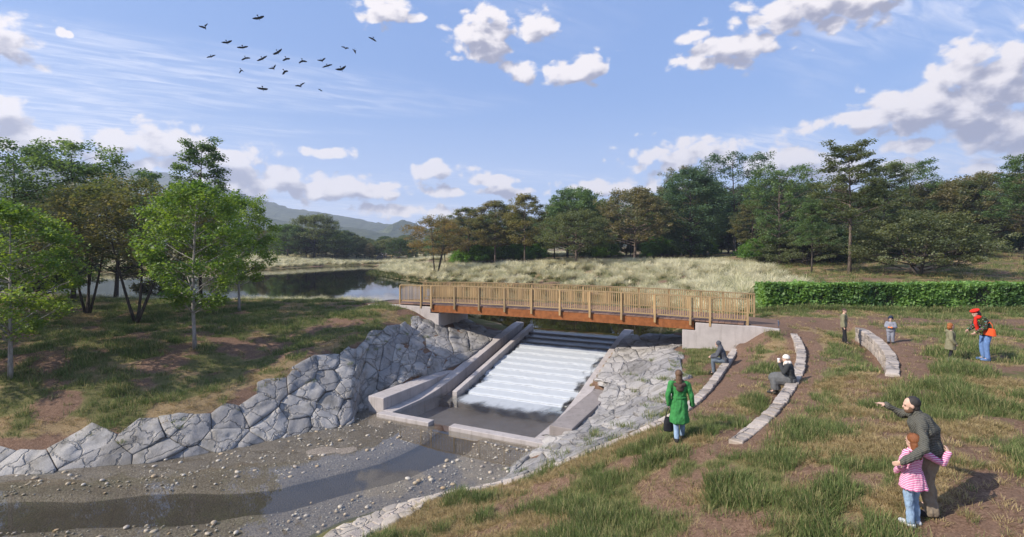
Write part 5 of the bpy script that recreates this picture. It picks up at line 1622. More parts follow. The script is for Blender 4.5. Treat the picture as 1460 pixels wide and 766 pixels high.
M_CHAR = fabric('charcoal_cloth', (.045, .047, .048), .3, 8)
M_SKIRT = fabric('grey_skirt_cloth', (.12, .12, .12), .25, 8)
M_LGREY = fabric('light_grey_cloth', (.22, .225, .26), .25, 9)
M_NAVY = fabric('navy_knit', (.03, .038, .065), .2, 16)
M_RED = fabric('red_wool', (.62, .030, .018), .15, 14)
M_ORANGE = fabric('orange_leather', (.68, .10, .03), .15, 8)
M_ORANGEK = fabric('orange_knit', (.70, .20, .06), .15, 14)
M_MAROON = fabric('maroon_cloth', (.15, .05, .04), .2, 9)
# knitted sweater: ribs
m, t, o = new_mat('ribbed_knit')
p = coords(t)
wv = t.node('ShaderNodeTexWave', wave_type='BANDS', bands_direction='DIAGONAL'); t.l.new(p, wv.inputs[0]); wv.inputs['Scale'].default_value = 16; wv.inputs['Distortion'].default_value = 1.5; wv.inputs['Detail'].default_value = 2
f = t.noise(p, 120, 3, .6)
principled(t, o, t.mix(wv.outputs[1], (.070, .068, .056), (.128, .124, .104)), .95, t.math('ADD', wv.outputs[1], f), .6, .006, .1); M_KNIT = m
# pink and white stripes
m, t, o = new_mat('striped_jersey')
p = coords(t)
wv = t.node('ShaderNodeTexWave', wave_type='BANDS', bands_direction='Z'); t.l.new(p, wv.inputs[0]); wv.inputs['Scale'].default_value = 10.5; wv.inputs['Distortion'].default_value = .6; wv.inputs['Detail'].default_value = 1
f = t.noise(p, 14, 3, .6)
principled(t, o, t.mix(t.ss(wv.outputs[1], .40, .55), (.55, .075, .24), (.72, .50, .56)), .9, f, .3, .006, .15); M_STRIPE = m
# dark flowered jacket
m, t, o = new_mat('flowered_cloth')
p = coords(t)
v1_ = t.vor(p, 26.0, 'F1', 'Color'); d1_ = t.vor(p, 26.0)
col = t.mix(t.ss(d1_, .30, .45), t.mix(.6, (.16, .20, .03), v1_), (.022, .024, .015))
principled(t, o, t.mix(.5, col, (.035, .045, .015)), .9, d1_, .2, .005, .15); M_FLORAL = m

def lerp3(a, b, k): return Vector(a).lerp(Vector(b), k)
def person(label, X, Y, z, rz, s, J, vox, garments, extra_skin=(), hands=True, face=0.0, nod=0.0, hand_spec=None, skinny=1.0, child=1.0):
    """J: joints in metres for a 1.75 m figure before scaling by s; faces local +Y"""
    root = empty('person', (X, Y, z), rz)
    root.scale = (s, s, s)
    tag(root, label, 'person')
    j = {k: Vector(v) for k, v in J.items()}
    hrot = Matrix.Rotation(face, 3, 'Z') @ Matrix.Rotation(nod, 3, 'X')
    k = skinny
    pr = []
    pr.append(torso(j, 1.0 * k, 0))
    pr.append(cap_tube([lerp3(j['neck'], j['chest'], .2), lerp3(j['neck'], j['head'], .45)], [.060, .052]))
    pr += head_prims(j['head'], child, hrot)
    hs = hand_spec or {}
    for sd in ('L', 'R'):
        pr.append(cap_tube([j['sh' + sd], lerp3(j['sh' + sd], j['el' + sd], .5), j['el' + sd]], [.052 * k, .047 * k, .040 * k]))
        pr.append(cap_tube([j['el' + sd], lerp3(j['el' + sd], j['wr' + sd], .35), j['wr' + sd]], [.040 * k, .039 * k, .027 * k]))
        d = (j['wr' + sd] - j['el' + sd]).normalized()
        sp_ = hs.get(sd, {})
        nd = sp_.get('n', Vector((1 if sd == 'L' else -1, 0, 0)) * -1)
        pr += hand(j['wr' + sd], sp_.get('f', d), nd, .95, sp_.get('curl', .35), sp_.get('side', 1), sp_.get('point', False))
        pr.append(cap_tube([j['hip' + sd], lerp3(j['hip' + sd], j['kn' + sd], .45), j['kn' + sd]], [.088 * k, .078 * k, .056 * k]))
        pr.append(cap_tube([j['kn' + sd], lerp3(j['kn' + sd], j['an' + sd], .35), j['an' + sd]], [.056 * k, .054 * k, .037 * k]))
        pr.append(cap_tube([j['an' + sd], j['an' + sd] + (j['toe' + sd] - j['an' + sd]) * .5, j['toe' + sd]], [.040, .036, .030]))
    mobj('body', fuse('body', pr, vox), M_SKIN, root)
    for sd in (-1, 1):
        e = j['head'] + hrot @ (Vector((sd * .032, .083, .002)) * child)
        V, Fc = ball(e, .011 * child, .008 * child, .008 * child, 8, 6)
        mobj('eye', smooth(mesh_data('eye', V, Fc)), M_EYE, root)
    for nm, mat_, prims, wr_ in garments(j, hrot):
        mobj(nm, fuse(nm, prims, vox * (1.0 if nm != 'hair' else .9), 3, wr_), mat_, root)
    return root
def torso(j, k, d):
    """loft from hips to shoulders, thicker by d"""
    pe, ch, ne = j['pelvis'], j['chest'], j['neck']
    shw = (j['shR'] - j['shL']).length * .5
    wst = pe.lerp(ch, .5)
    lean = math.atan2((ch - pe).y, max(.05, (ch - pe).z)); lean2 = math.atan2((ne - ch).y, max(.05, (ne - ch).z))
    tl = -lean * .8
    return loft([(pe + Vector((0, 0, -.10)), .10 * k + d, .085 * k + d, tl * .3), (pe, .165 * k + d, .120 * k + d, tl * .5), (wst, .142 * k + d, .102 * k + d, tl), (ch, .172 * k + d, .122 * k + d, tl),
                 (ch.lerp(ne, .55), shw * .98 + d, .108 * k + d, -lean2 * .8), (ch.lerp(ne, .85), shw * .80 + d, .080 * k + d, -lean2), (ne, .075 * k + d, .068 * k + d, -lean2)])
def sleeves(j, d, upto=.96, k=1.0, sides='LR'):
    pr = []
    for sd in sides:
        e, w, s_ = j['el' + sd], j['wr' + sd], j['sh' + sd]
        we = e.lerp(w, upto)
        pr.append(cap_tube([s_, s_.lerp(e, .5), e], [(.058 + d) * k, (.052 + d) * k, (.047 + d) * k]))
        pr.append(cap_tube([e, e.lerp(we, .5), we], [(.047 + d) * k, (.043 + d) * k, (.036 + d) * k]))
    return pr
def trousers(j, d=.012, k=1.0, upto=.97):
    pr = [loft([(j['pelvis'] + Vector((0, 0, -.11)), .11 * k + d, .09 * k + d), (j['pelvis'], .168 * k + d, .124 * k + d), (j['pelvis'] + Vector((0, 0, .09)), .155 * k + d, .115 * k + d)])]
    for sd in 'LR':
        h, kn, an = j['hip' + sd], j['kn' + sd], j['an' + sd]
        e = kn.lerp(an, upto)
        pr.append(cap_tube([h, h.lerp(kn, .5), kn], [.095 * k + d, .082 * k + d, .062 * k + d]))
        pr.append(cap_tube([kn, kn.lerp(e, .5), e], [.062 * k + d, .058 * k + d, .052 * k + d]))
    return pr
def shoes(j, d=.012):
    pr = []
    for sd in 'LR':
        a, t_ = j['an' + sd], j['toe' + sd]
        f = (t_ - a); f.z = 0; f.normalize()
        heel = Vector((a.x, a.y, t_.z)) - f * .035
        pr.append(cap_tube([heel, heel.lerp(t_, .5), t_], [.042 + d, .040 + d, .034 + d])); pr.append(cap_tube([a, Vector((a.x, a.y, t_.z + .01))], [.040 + d, .042 + d]))
    return pr
STAND = dict(pelvis=(0, 0, .95), chest=(0, .01, 1.26), neck=(0, 0, 1.48), head=(0, .03, 1.635), shL=(-.185, 0, 1.425), shR=(.185, 0, 1.425), elL=(-.235, -.02, 1.14), elR=(.235, -.02, 1.14),
             wrL=(-.24, .06, .88), wrR=(.24, .06, .88), hipL=(-.095, 0, .92), hipR=(.095, 0, .92), knL=(-.10, .02, .50), knR=(.10, .02, .50), anL=(-.105, -.02, .085), anR=(.105, -.02, .085),
             toeL=(-.125, .15, .045), toeR=(.125, .15, .045))
def pose(**kw):
    d = dict(STAND); d.update(kw); return d
def cap_hair(j, hrot, s=1.0, back=0.0, width=.083):
    c = j['head']
    def q(x, y, z): return c + hrot @ (Vector((x, y, z)) * s)
    pr = [ball(q(0, -.036, .036), (width + .004) * s, .100 * s, .098 * s, 16, 12, hrot), ball(q(0, -.052, -.03), width * .92 * s, .066 * s, .085 * s, 14, 10, hrot)]
    if back: pr.append(cap_tube([q(0, -.055, -.04), q(0, -.085, -.04 - back * .5), q(0, -.08, -.04 - back)], [width * .95 * s, width * .92 * s, width * .6 * s]))
    return pr

# father, back to the viewer, pointing over the water
Jf = pose(pelvis=(0, -.02, .96), chest=(-.02, .05, 1.28), neck=(-.03, .13, 1.49), head=(-.05, .215, 1.62), shL=(-.22, .10, 1.40), shR=(.17, .13, 1.44), elL=(-.50, .10, 1.12), wrL=(-.66, .36, .93),
          elR=(.33, .29, 1.37), wrR=(.26, .50, 1.50), hipL=(-.10, -.02, .93), hipR=(.10, 0, .93), knL=(-.12, .05, .50), knR=(.12, 0, .50), anL=(-.13, -.03, .085), anR=(.14, -.05, .085), toeL=(-.16, .14, .045), toeR=(.17, .12, .045))
def g_father(j, h):
    up_ = [torso(j, 1.36, .016)] + sleeves(j, .016, .97)
    up_.append(loft([(j['pelvis'] + Vector((0, 0, -.08)), .185, .145), (j['pelvis'] + Vector((0, 0, .02)), .195, .152), (j['pelvis'] + Vector((0, .01, .14)), .178, .135)]))
    up_.append(cap_tube([j['neck'] + Vector((0, -.015, -.05)), j['neck'] + Vector((0, .02, .035))], [.088, .076]))
    c = j['head']
    beard = [ball(c + h @ Vector((0, .036, -.078)), .060, .058, .050, 12, 8, h), ball(c + h @ Vector((.058, .015, -.05)), .02, .035, .05, 8, 8, h), ball(c + h @ Vector((-.058, .015, -.05)), .02, .035, .05, 8, 8, h)]
    return [('sweater', M_KNIT, up_, .022), ('trousers', M_KHAKI, trousers(j, .034, 1.0, .98), .024), ('shoe', M_SHOE_D, shoes(j), 0), ('hair', M_HAIRD, cap_hair(j, h, 1.0, 0, .082), .004), ('beard', M_HAIRB, beard, .003)]
fx, fy = 6.30, 7.86
zf = gz(fx, fy)
person('man in a dark ribbed sweater pointing towards the water, arm round a girl', fx, fy, zf, R(58), 1.0, Jf, .0085, g_father, face=R(12), nod=R(-6),
       hand_spec=dict(R=dict(f=(-.12, .98, .18), n=(-.2, -.1, 1), point=True, side=-1), L=dict(f=(.25, .75, -.45), n=(-1, .3, 0), curl=.3, side=-1)))
# girl at his side
gx_, gy_ = 5.92, 7.66
zg = gz(gx_, gy_)
kk = 1.0
Jg = dict(pelvis=(0, 0, .95), chest=(.01, .015, 1.25), neck=(.01, 0, 1.45), head=(.015, .03, 1.60), shL=(-.165, 0, 1.40), shR=(.175, -.02, 1.40), elL=(-.24, .05, 1.14), wrL=(-.16, .2, .98), elR=(.42, -.24, 1.22), wrR=(.60, -.22, 1.40),
          hipL=(-.09, 0, .92), hipR=(.09, 0, .92), knL=(-.09, .02, .50), knR=(.09, .05, .50), anL=(-.09, -.02, .085), anR=(.095, .0, .085), toeL=(-.11, .15, .045), toeR=(.12, .16, .045))
def g_girl(j, h):
    tun = [torso(j, 1.02, .012)] + sleeves(j, .010, .98)
    tun.append(loft([(j['pelvis'] + Vector((0, 0, -.22)), .265, .215), (j['pelvis'] + Vector((0, 0, -.14)), .245, .195), (j['pelvis'] + Vector((0, 0, .02)), .205, .16), (j['pelvis'] + Vector((0, .01, .17)), .165, .122)]))
    return [('tunic', M_STRIPE, tun, .024), ('jeans', M_JEANS, trousers(j, .016, .95, .99), .022), ('shoe', M_SHOE_W, shoes(j, .014), 0), ('hair', M_HAIRA, cap_hair(j, h, 1.18, .20, .088), .010)]
person('girl in a pink striped tunic and pale jeans, arm round the pointing man', gx_, gy_, zg, R(16), .775, Jg, .0105, g_girl, face=R(2), nod=R(-4), child=1.15, hand_spec=dict(R=dict(f=(.35, .5, .6), n=(0, -1, .3), side=-1)))

# woman in the green coat, walking away
wx_, wy_ = 4.17, 12.95
Jw = pose(elL=(-.28, -.05, 1.15), wrL=(-.26, .0, .90), elR=(.30, -.03, 1.14), wrR=(.33, .05, .88), knL=(-.09, -.04, .50), anL=(-.10, -.20, .11), toeL=(-.11, -.04, .045), knR=(.09, .08, .50), anR=(.10, .10, .085), toeR=(.12, .27, .045))
def g_green(j, h):
    pe = j['pelvis']
    coat = [torso(j, 1.05, .022)] + sleeves(j, .024, .97)
    coat.append(loft([(pe + Vector((0, 0, -.50)), .245, .205), (pe + Vector((0, 0, -.40)), .240, .20), (pe + Vector((0, 0, -.15)), .222, .175), (pe + Vector((0, 0, .02)), .205, .158), (pe + Vector((0, 0, .13)), .175, .132), (pe + Vector((0, .01, .26)), .185, .138)]))
    belt = [loft([(pe + Vector((0, 0, .10)), .186, .143), (pe + Vector((0, 0, .115)), .190, .147), (pe + Vector((0, 0, .145)), .190, .147), (pe + Vector((0, 0, .16)), .186, .143)])]
    hood = [cap_tube([j['neck'] + Vector((-.10, -.07, -.07)), j['neck'] + Vector((0, -.10, -.10)), j['neck'] + Vector((.10, -.07, -.07))], [.062, .080, .062]), cap_tube([j['neck'] + Vector((-.07, .03, -.01)), j['neck'] + Vector((.07, .03, -.01))], [.06, .06]),
            ball(j['neck'] + Vector((0, -.12, -.16)), .10, .045, .085)]
    return [('coat', M_GREEN, coat, .026), ('belt', M_GREEN, belt, .004), ('hood', M_BROWN, hood, .012), ('jeans', M_JEANS, trousers(j, .010), .01), ('shoe', M_SHOE_D, shoes(j), 0), ('hair', M_HAIRB, cap_hair(j, h, 1.05, .24, .086), .008)]
person('woman in a long bright green coat walking away up the slope', wx_, wy_, gz(wx_, wy_), R(-6), .985, Jw, .012, g_green, face=R(-8))
def uvq(root_xy, rz, s, p_):
    c, sn = math.cos(rz), math.sin(rz)
    return Vector((root_xy[0] + (p_[0] * c - p_[1] * sn) * s, root_xy[1] + (p_[0] * sn + p_[1] * c) * s))
hp = uvq((wx_, wy_), R(-6), .985, (-.262, .01)); hz_ = gz(wx_, wy_) + .985 * .81
bag = empty('shoulder_bag', (hp.x, hp.y, hz_ - .60)); tag(bag, 'black bag hanging from the hand of the woman in green', 'bag')
mobj('bag_body', fuse('bag_body', [loft([((0, 0, .0), .10, .055), ((0, 0, .02), .125, .075), ((0, 0, .22), .12, .07), ((0, 0, .34), .10, .045), ((0, 0, .36), .07, .02)])], .012, 2, .006), M_BLACK, bag)
for sd in (-1, 1):
    V, Fc = tube([(-.07, sd * .02, .33), (-.04, sd * .012, .47), (0, sd * .005, .595), (.04, sd * .012, .47), (.07, sd * .02, .33)], [.009] * 5, 6)
    mobj('strap', smooth(mesh_data('strap', V, Fc)), M_BLACK, bag)

# two sitters on the curved walls: local +Y points down the slope to the water
def sit(seat, dy=.0, lean=.12):
    return dict(pelvis=(0, 0, seat + .10), chest=(0, lean * .55, seat + .40), neck=(0, lean, seat + .61), head=(0, lean + .06, seat + .755), shL=(-.185, lean * .9, seat + .555), shR=(.185, lean * .9, seat + .555),
                elL=(-.24, lean + .10, seat + .30), elR=(.24, lean + .10, seat + .30), wrL=(-.12, lean + .30, seat + .22), wrR=(.12, lean + .30, seat + .22), hipL=(-.095, .03, seat + .09), hipR=(.095, .03, seat + .09),
                knL=(-.11, .45, seat + .08), knR=(.11, .45, seat + .08), anL=(-.11, .42 + dy, .085), anR=(.11, .40 + dy, .085), toeL=(-.12, .59 + dy, .045), toeR=(.12, .57 + dy, .045))
def g_hood(j, h):
    top_ = [torso(j, 1.08, .02)] + sleeves(j, .022, .97)
    top_ += [loft([(j['pelvis'] + Vector((0, 0, -.09)), .19, .15), (j['pelvis'] + Vector((0, 0, .1)), .19, .145)])]
    hd = [ball(j['head'] + Vector((0, -.03, .02)), .098, .112, .118), cap_tube([j['neck'] + Vector((0, -.05, -.02)), j['head'] + Vector((0, -.06, -.05))], [.11, .09])]
    return [('hoodie', M_GREY, top_ + hd, .012), ('trousers', M_BLUEGREY, trousers(j, .014), .008), ('shoe', M_SHOE_D, shoes(j), 0)]
p1_, d1_ = along(smooth_line(WALL1), 3.75)
fa1 = math.atan2(-d1_.x * -1, d1_.y * -1)
def face_down(d): # angle so that local +Y faces the low side (right of travel)
    nrm = Vector((d.y, -d.x, 0)).normalized()
    return math.atan2(-nrm.x, nrm.y)
nr = Vector((d1_.y, -d1_.x, 0)).normalized()
bx1 = Vector((p1_.x, p1_.y, 0)) + nr * .05
g1 = gz(p1_.x + nr.x * .55, p1_.y + nr.y * .55)
seat1 = p1_.z - g1
person('hooded figure in dark grey sitting on the wall nearest the stream', bx1.x, bx1.y, g1, face_down(d1_) + R(8), 1.0, sit(max(.3, seat1), 0, .2), .014, g_hood, nod=R(-14))
def g_scarf(j, h):
    pe = j['pelvis']
    coat = [torso(j, 1.08, .024)] + sleeves(j, .024, .96)
    coat += [loft([(pe + Vector((0, 0, -.10)), .20, .165), (pe + Vector((0, 0, .1)), .195, .15)])]
    skirt = [cap_tube([pe + Vector((0, .03, -.02)), pe + Vector((0, .25, -.01)), pe + Vector((0, .46, -.02))], [.215, .222, .20])]
    skirt += [loft([((0, .43, pe.z - .36), .245, .15), ((0, .46, pe.z - .15), .235, .15), ((0, .47, pe.z - .02), .20, .13)])]
    hat = [ball(j['head'] + Vector((0, -.012, .052)), .094, .108, .088), loft([(j['head'] + Vector((0, -.012, .0)), .096, .112), (j['head'] + Vector((0, -.012, .045)), .100, .116)])]
    scarf = [cap_tube([j['neck'] + Vector((-.05, .04, .02)), j['neck'] + Vector((.05, .04, .02))], [.07, .07]), cap_tube([j['neck'] + Vector((0, -.04, .02)), j['neck'] + Vector((0, .05, .02))], [.075, .07]),
             cap_tube([j['neck'] + Vector((.03, .09, 0)), j['chest'] + Vector((.05, .16, 0)), j['pelvis'] + Vector((.06, .22, .12))], [.045, .045, .04])]
    return [('coat', M_CHAR, coat, .012), ('skirt', M_SKIRT, skirt, .012), ('hat', M_WHITE, hat, .004), ('scarf', M_WHITE, scarf, .008), ('boot', M_CHAR, shoes(j), 0)]
L2 = smooth_line(WALL2)
p2_, d2_ = along(L2, 8.6)
nr2 = Vector((d2_.y, -d2_.x, 0)).normalized()
g2_ = gz(p2_.x + nr2.x * .55, p2_.y + nr2.y * .55)
Js = sit(max(.3, p2_.z - g2_), .06, .08)
sz = max(.3, p2_.z - g2_)
Js.update(elR=(.22, .20, sz + .36), wrR=(.08, .29, sz + .60), elL=(-.23, .18, sz + .34), wrL=(-.05, .31, sz + .58))
person('woman with cream hat and scarf and grey skirt sitting on the middle wall', p2_.x + nr2.x * .06, p2_.y + nr2.y * .06, g2_, face_down(d2_) + R(4), .97, Js, .013, g_scarf,
       hand_spec=dict(R=dict(f=(-.4, .3, .85), n=(1, .2, .2), curl=.7), L=dict(f=(.4, .3, .85), n=(-1, .2, .2), curl=.7)))
cw = uvq((p2_.x + nr2.x * .06, p2_.y + nr2.y * .06), face_down(d2_) + R(4), .97, (.01, .345))
V, Fc = loft([((0, 0, 0), .032, .032), ((0, 0, .01), .036, .036), ((0, 0, .12), .045, .045), ((0, 0, .125), .046, .046), ((0, 0, .135), .042, .042)], 14)
cup = mobj('paper_cup', smooth(mesh_data('cup', V, Fc)), mat_plain('cup_paper', (.75, .73, .70), .6, .05), None, (cw.x, cw.y, g2_ + .97 * (sz + .60)))
tag(cup, 'white cup held up by the woman with the cream hat', 'cup')

# man in the olive jacket by the tall wall
def g_olive(j, h):
    jk = [torso(j, 1.12, .024)] + sleeves(j, .024, .97)
    jk += [loft([(j['pelvis'] + Vector((0, 0, -.14)), .205, .155), (j['pelvis'] + Vector((0, 0, .1)), .195, .150)])]
    sh_ = [loft([(j['chest'] + Vector((0, .075, -.30)), .06, .07), (j['chest'] + Vector((0, .085, 0)), .06, .075), (j['neck'] + Vector((0, .05, -.02)), .05, .05)])]
    cap_ = [ball(j['head'] + h @ Vector((0, -.01, .055)), .092, .108, .072, 14, 10, h), ball(j['head'] + h @ Vector((0, .085, .048)), .06, .06, .012, 12, 6, h)]
    return [('jacket', M_OLIVE, jk, .014), ('shirt', M_MAROON, sh_, .004), ('trousers', M_BLACK, trousers(j, .012), .008), ('shoe', M_SHOE_D, shoes(j), 0), ('cap', M_BROWN, cap_, 0), ('hair', M_HAIRB, [ball(j['head'] + h @ Vector((0, -.05, -.02)), .08, .06, .06, 12, 8, h)], .004)]
ox_, oy_ = (1203 - 730) / F_PX * 22.6, 22.6
Jo = pose(knR=(.12, .06, .50), anR=(.17, .10, .085), toeR=(.22, .25, .045), wrL=(-.27, .03, .87), wrR=(.27, .03, .87))
person('man in an olive jacket and cap standing beside the tall wall', ox_, oy_, gz(ox_, oy_), R(-125), .86, Jo, .014, g_olive, face=R(-14))
# toddler beyond the wall
CH = dict(pelvis=(0, 0, .82), chest=(0, .02, 1.12), neck=(0, 0, 1.33), head=(0, .03, 1.535), shL=(-.17, 0, 1.27), shR=(.17, 0, 1.27), elL=(-.25, .08, 1.04), elR=(.25, .08, 1.04), wrL=(-.08, .26, 1.02), wrR=(.08, .26, 1.02),
          hipL=(-.095, 0, .80), hipR=(.095, 0, .80), knL=(-.10, .03, .44), knR=(.10, .03, .44), anL=(-.105, -.02, .085), anR=(.105, -.02, .085), toeL=(-.13, .16, .05), toeR=(.13, .16, .05))
def g_tod(j, h):
    jk = [torso(j, 1.22, .04)] + sleeves(j, .040, .90)
    jk += [loft([(j['pelvis'] + Vector((0, 0, -.08)), .24, .20), (j['pelvis'] + Vector((0, 0, .12)), .24, .20)])]
    hat = [ball(j['head'] + h @ Vector((0, -.015, .07)), .128, .142, .125, 14, 10, h), cap_tube([j['head'] + h @ Vector((-.11, -.02, -.02)), j['head'] + h @ Vector((-.10, -.02, .05))], [.04, .05]), cap_tube([j['head'] + h @ Vector((.11, -.02, -.02)), j['head'] + h @ Vector((.10, -.02, .05))], [.04, .05])]
    mit = [ball(j['wrL'] + Vector((.02, .04, 0)), .075, .06, .06), ball(j['wrR'] + Vector((-.02, .04, 0)), .075, .06, .06)]
    return [('jacket', M_LGREY, jk, .014), ('trousers', M_LGREY, trousers(j, .025, 1.1), .012), ('shoe', M_SHOE_D, shoes(j, .022), 0), ('hat', M_NAVY, hat, .003), ('mitten', M_ORANGEK, mit, .003)]
tx_, ty_ = (1270 - 730) / F_PX * 20.1, 20.1
person('toddler in a light grey jacket and navy hat behind the tall wall', tx_, ty_, gz(tx_, ty_), R(140), .625, CH, .018, g_tod, child=1.32, face=R(10), nod=R(-8))
# child in the long parka
def g_parka(j, h):
    jk = [torso(j, 1.15, .035)] + sleeves(j, .034, .96)
    jk += [loft([(j['pelvis'] + Vector((0, 0, -.32)), .255, .205), (j['pelvis'] + Vector((0, 0, -.1)), .235, .19), (j['pelvis'] + Vector((0, 0, .14)), .215, .165)])]
    hood = [cap_tube([j['neck'] + Vector((-.09, -.06, -.03)), j['neck'] + Vector((0, -.11, -.02)), j['neck'] + Vector((.09, -.06, -.03))], [.065, .085, .065])]
    return [('parka', M_OLIVE, jk, .016), ('hood', M_OLIVE, hood, .008), ('leggings', M_BLACK, trousers(j, .008, .9), .004), ('shoe', M_SHOE_W, shoes(j, .018), 0), ('hair', M_HAIRG, cap_hair(j, h, 1.22, .04, .09), .012)]
px_, py_ = (1355 - 730) / F_PX * 17.1, 17.1
CH2 = dict(CH); CH2.update(elL=(-.26, .02, 1.0), elR=(.26, .02, 1.0), wrL=(-.22, .16, .80), wrR=(.22, .16, .80))
person('ginger haired child in a long khaki parka facing the red hatted woman', px_, py_, gz(px_, py_), R(-128), .73, CH2, .015, g_parka, child=1.22, face=R(35))
# woman with the red beret
Jr = pose(pelvis=(0, -.06, .95), chest=(0, .05, 1.24), neck=(0, .17, 1.42), head=(0, .27, 1.545), shL=(-.18, .13, 1.37), shR=(.18, .13, 1.37), elL=(-.25, .14, 1.10), elR=(.24, .16, 1.10), wrL=(-.19, .34, .95), wrR=(.17, .36, .98),
          hipL=(-.095, -.05, .92), hipR=(.095, -.05, .92))
def g_red(j, h):
    jk = [torso(j, 1.14, .022)] + sleeves(j, .022, .96)
    jk += [loft([(j['pelvis'] + Vector((0, 0, -.12)), .205, .165), (j['pelvis'] + Vector((0, 0, .1)), .20, .155)])]
    ber = [ball(j['head'] + h @ Vector((0, -.02, .085)), .135, .140, .055, 16, 10, h), ball(j['head'] + h @ Vector((0, -.01, .045)), .092, .108, .05, 14, 8, h)]
    sc_ = [cap_tube([j['neck'] + Vector((-.06, .03, .0)), j['neck'] + Vector((.06, .03, .0))], [.075, .075]), ball(j['neck'] + Vector((0, -.04, -.01)), .10, .085, .06), cap_tube([j['neck'] + Vector((0, .08, -.02)), j['chest'] + Vector((0, .20, -.04)), j['pelvis'] + Vector((.02, .24, .02))], [.05, .055, .05])]
    return [('jacket', M_FLORAL, jk, .014), ('beret', M_RED, ber, .005), ('scarf', M_RED, sc_, .01), ('jeans', M_JEANB, trousers(j, .014), .01), ('shoe', M_JEANB, shoes(j), 0), ('hair', M_HAIRD, cap_hair(j, h, 1.0, .06, .086), .006)]
rx_w, ry_w = (1404 - 730) / F_PX * 17.0, 17.0
person('woman in a red beret and jeans bending towards the child', rx_w, ry_w, gz(rx_w, ry_w), R(78), 1.0, Jr, .013, g_red, nod=R(-22))
hb = uvq((rx_w, ry_w), R(78), 1.0, (-.285, .03))
hbag = empty('handbag', (hb.x, hb.y, gz(rx_w, ry_w) + .86)); tag(hbag, 'orange red handbag on the arm of the woman in the beret', 'handbag')
hbag.rotation_euler = (0, 0, R(78 + 90 - 78))
me = bevel_mesh(mesh_data('bag', [(-.20, -.055, 0), (.20, -.055, 0), (.20, .055, 0), (-.20, .055, 0), (-.175, -.03, .24), (.175, -.03, .24), (.175, .03, .24), (-.175, .03, .24)], BOX_F), .018, 2)
mobj('bag_body', me, M_ORANGE, hbag)
V, Fc = tube([(-.11, 0, .23), (-.09, 0, .36), (0, 0, .44), (.09, 0, .36), (.11, 0, .23)], [.010] * 5, 6)
mobj('handle', smooth(mesh_data('handle', V, Fc)), M_ORANGE, hbag)

bpy.data.scenes.remove(TMP)

# ------------------------------------------------------------------ birds
M_BIRD = mat_plain('black_feather', (.012, .012, .013), .6, .2, 10, .1)
def bird_mesh(la, ra, sweep, tail):
    """body, two bent wings, fan tail in one skin; la / ra = wing angles in degrees"""
    prims = [loft([((0, 0, 0), .01, .01)], 6)][:0]
    V, Fc = [], []
    body = [(-.26, .015, .012), (-.20, .030, .026), (-.08, .052, .046), (.06, .050, .045), (.15, .034, .034), (.20, .032, .032), (.25, .020, .020), (.31, .004, .005)]
    seg = 8
    for y, rx_, rz_ in body:
        for k in range(seg):
            a = 6.2832 * k / seg; V.append((rx_ * math.cos(a), y, rz_ * math.sin(a)))
    for i in range(len(body) - 1):
        for k in range(seg):
            k2 = (k + 1) % seg; Fc.append((i * seg + k, i * seg + k2, (i + 1) * seg + k2, (i + 1) * seg + k))
    Fc.append(tuple(range(seg))); Fc.append(tuple(len(body) * seg - 1 - k for k in range(seg)))
    for sd, ang in ((-1, la), (1, ra)):
        a1 = R(ang + 10); a2 = R(ang * .8 - 26)
        st_ = [(0.02, .12, -.15, 0), (.18, .17, -.13, 1), (.34, .15, -.14, 2), (.52, .06, -.16, 3), (.70, -.08 - sweep, -.16 - sweep, 4)]
        o_ = len(V); x = z = 0; prev = 0
        for xs, yf, yb, kx in st_:
            d = xs - prev; prev = xs
            a = a1 if kx <= 2 else a2
            x += d * math.cos(a); z += d * math.sin(a)
            for dz in (.008, -.008): V += [(sd * x, yf, z + dz), (sd * x, yb, z + dz)]
        for i in range(4):
            b = o_ + i * 4
            Fc += [(b, b + 1, b + 5, b + 4), (b + 2, b + 6, b + 7, b + 3), (b, b + 4, b + 6, b + 2), (b + 1, b + 3, b + 7, b + 5)]
        Fc.append((o_ + 16, o_ + 17, o_ + 19, o_ + 18))
    o_ = len(V)
    V += [(-.02, -.22, .01), (.02, -.22, .01), (.09 * tail, -.42, 0), (-.09 * tail, -.42, 0), (-.02, -.22, -.005), (.02, -.22, -.005), (.09 * tail, -.42, -.008), (-.09 * tail, -.42, -.008)]
    Fc += [tuple(o_ + i for i in q) for q in ((0, 1, 2, 3), (7, 6, 5, 4), (0, 4, 5, 1), (1, 5, 6, 2), (2, 6, 7, 3), (3, 7, 4, 0))]
    return mesh_data('bird', V, Fc)
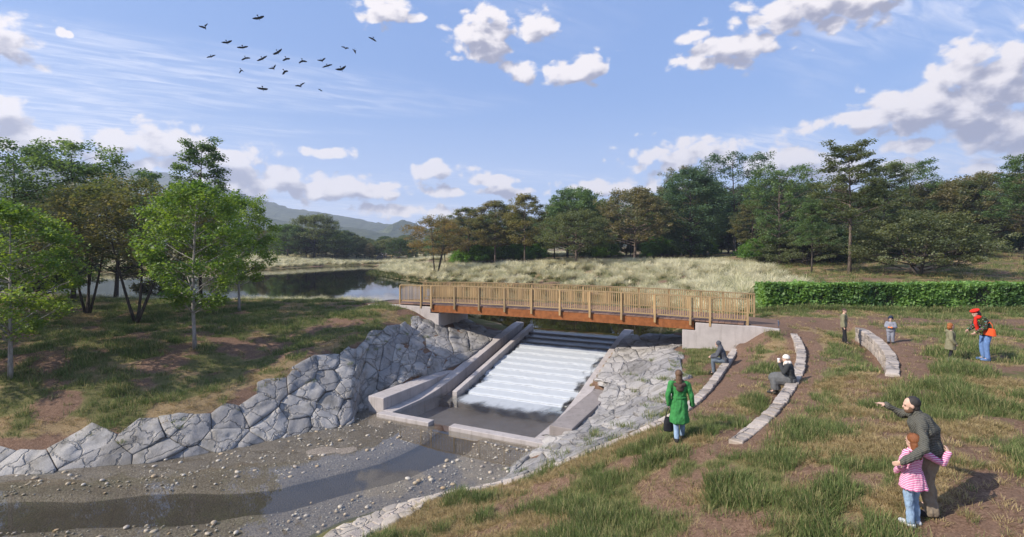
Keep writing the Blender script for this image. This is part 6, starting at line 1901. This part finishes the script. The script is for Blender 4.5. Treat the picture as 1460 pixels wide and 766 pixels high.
BIRDS = [ # px, py, size, left, right wing angle, roll, heading, label
    (293, 40, 1.0, 6, 68, 0, 20, 'black bird at the upper left end of the flock, one wing raised'), (369, 26, 1.0, -4, 14, -8, 10, 'highest black bird of the flock, wings level'),
    (324, 61, .9, 2, 22, -4, 0, 'black bird second from the upper left end of the flock'), (346, 68, .9, 0, 8, -10, 15, 'black bird gliding level just right of the second one'),
    (301, 81, .75, 14, -6, -38, 40, 'small black bird tilted steeply at the left end of the flock'), (350, 83, .85, -38, 2, 0, 0, 'black bird with drooped wings below the level glider'),
    (374, 84, .95, -20, 22, -10, 10, 'broad winged black bird left of the middle of the flock'), (396, 75, .95, -6, 12, -32, 30, 'black bird banking above the middle of the flock'),
    (408, 84, .8, -46, -4, 0, 0, 'black bird with one wing hanging, right under the banking one'), (431, 87, .9, -42, -10, 0, 0, 'black bird with both wings arched down, right of the middle'),
    (344, 100, .8, -58, -30, 0, 0, 'black bird with wings hanging down at the lower left'), (390, 98, .8, 2, 56, 0, -10, 'black bird with right wing held high below the middle'),
    (406, 102, .85, -52, -16, -16, 0, 'black bird diving with bent wings below the middle'), (375, 127, .95, 4, -6, 0, 0, 'lowest level black bird, wings straight out'),
    (429, 123, .95, 2, 42, -6, 10, 'black bird low in the flock with a long raised wing'), (459, 87, .8, 10, 38, 0, 0, 'black bird with wings in a shallow vee right of the middle'),
    (467, 94, .9, -12, 4, -10, 10, 'flat gliding black bird below the shallow vee one'), (487, 99, 1.0, 4, 34, -8, 0, 'larger black bird at the lower right of the flock'),
    (492, 69, .75, 22, 4, 4, 0, 'small black bird at the upper right of the flock'), (507, 75, .8, 66, 72, -20, 30, 'black bird with both wings straight up at the right'),
    (532, 56, .8, 2, -24, 14, 0, 'black bird farthest right, away from the flock'), (457, 129, .5, 16, -12, 14, 0, 'smallest black bird at the bottom of the flock'),
]
r = random.Random(3)
for px_, py_, s_, la, ra, roll, hd, lab in BIRDS:
    Y = r.uniform(62, 74); k = s_ * Y * .0165
    ob = mobj('bird', bird_mesh(la * 1.3, ra * 1.3, r.uniform(.0, .08), r.uniform(.8, 1.4)), M_BIRD)
    ob.location = ((px_ - 730) / F_PX * Y, Y, CAM_Z + (HOR - py_) / F_PX * Y)
    ob.scale = (k, k, k)
    ob.rotation_euler = (R(-30 + r.uniform(-14, 14)), R(roll), R(hd + r.uniform(-15, 15)))
    tag(ob, lab, 'bird', 'flock of black birds')
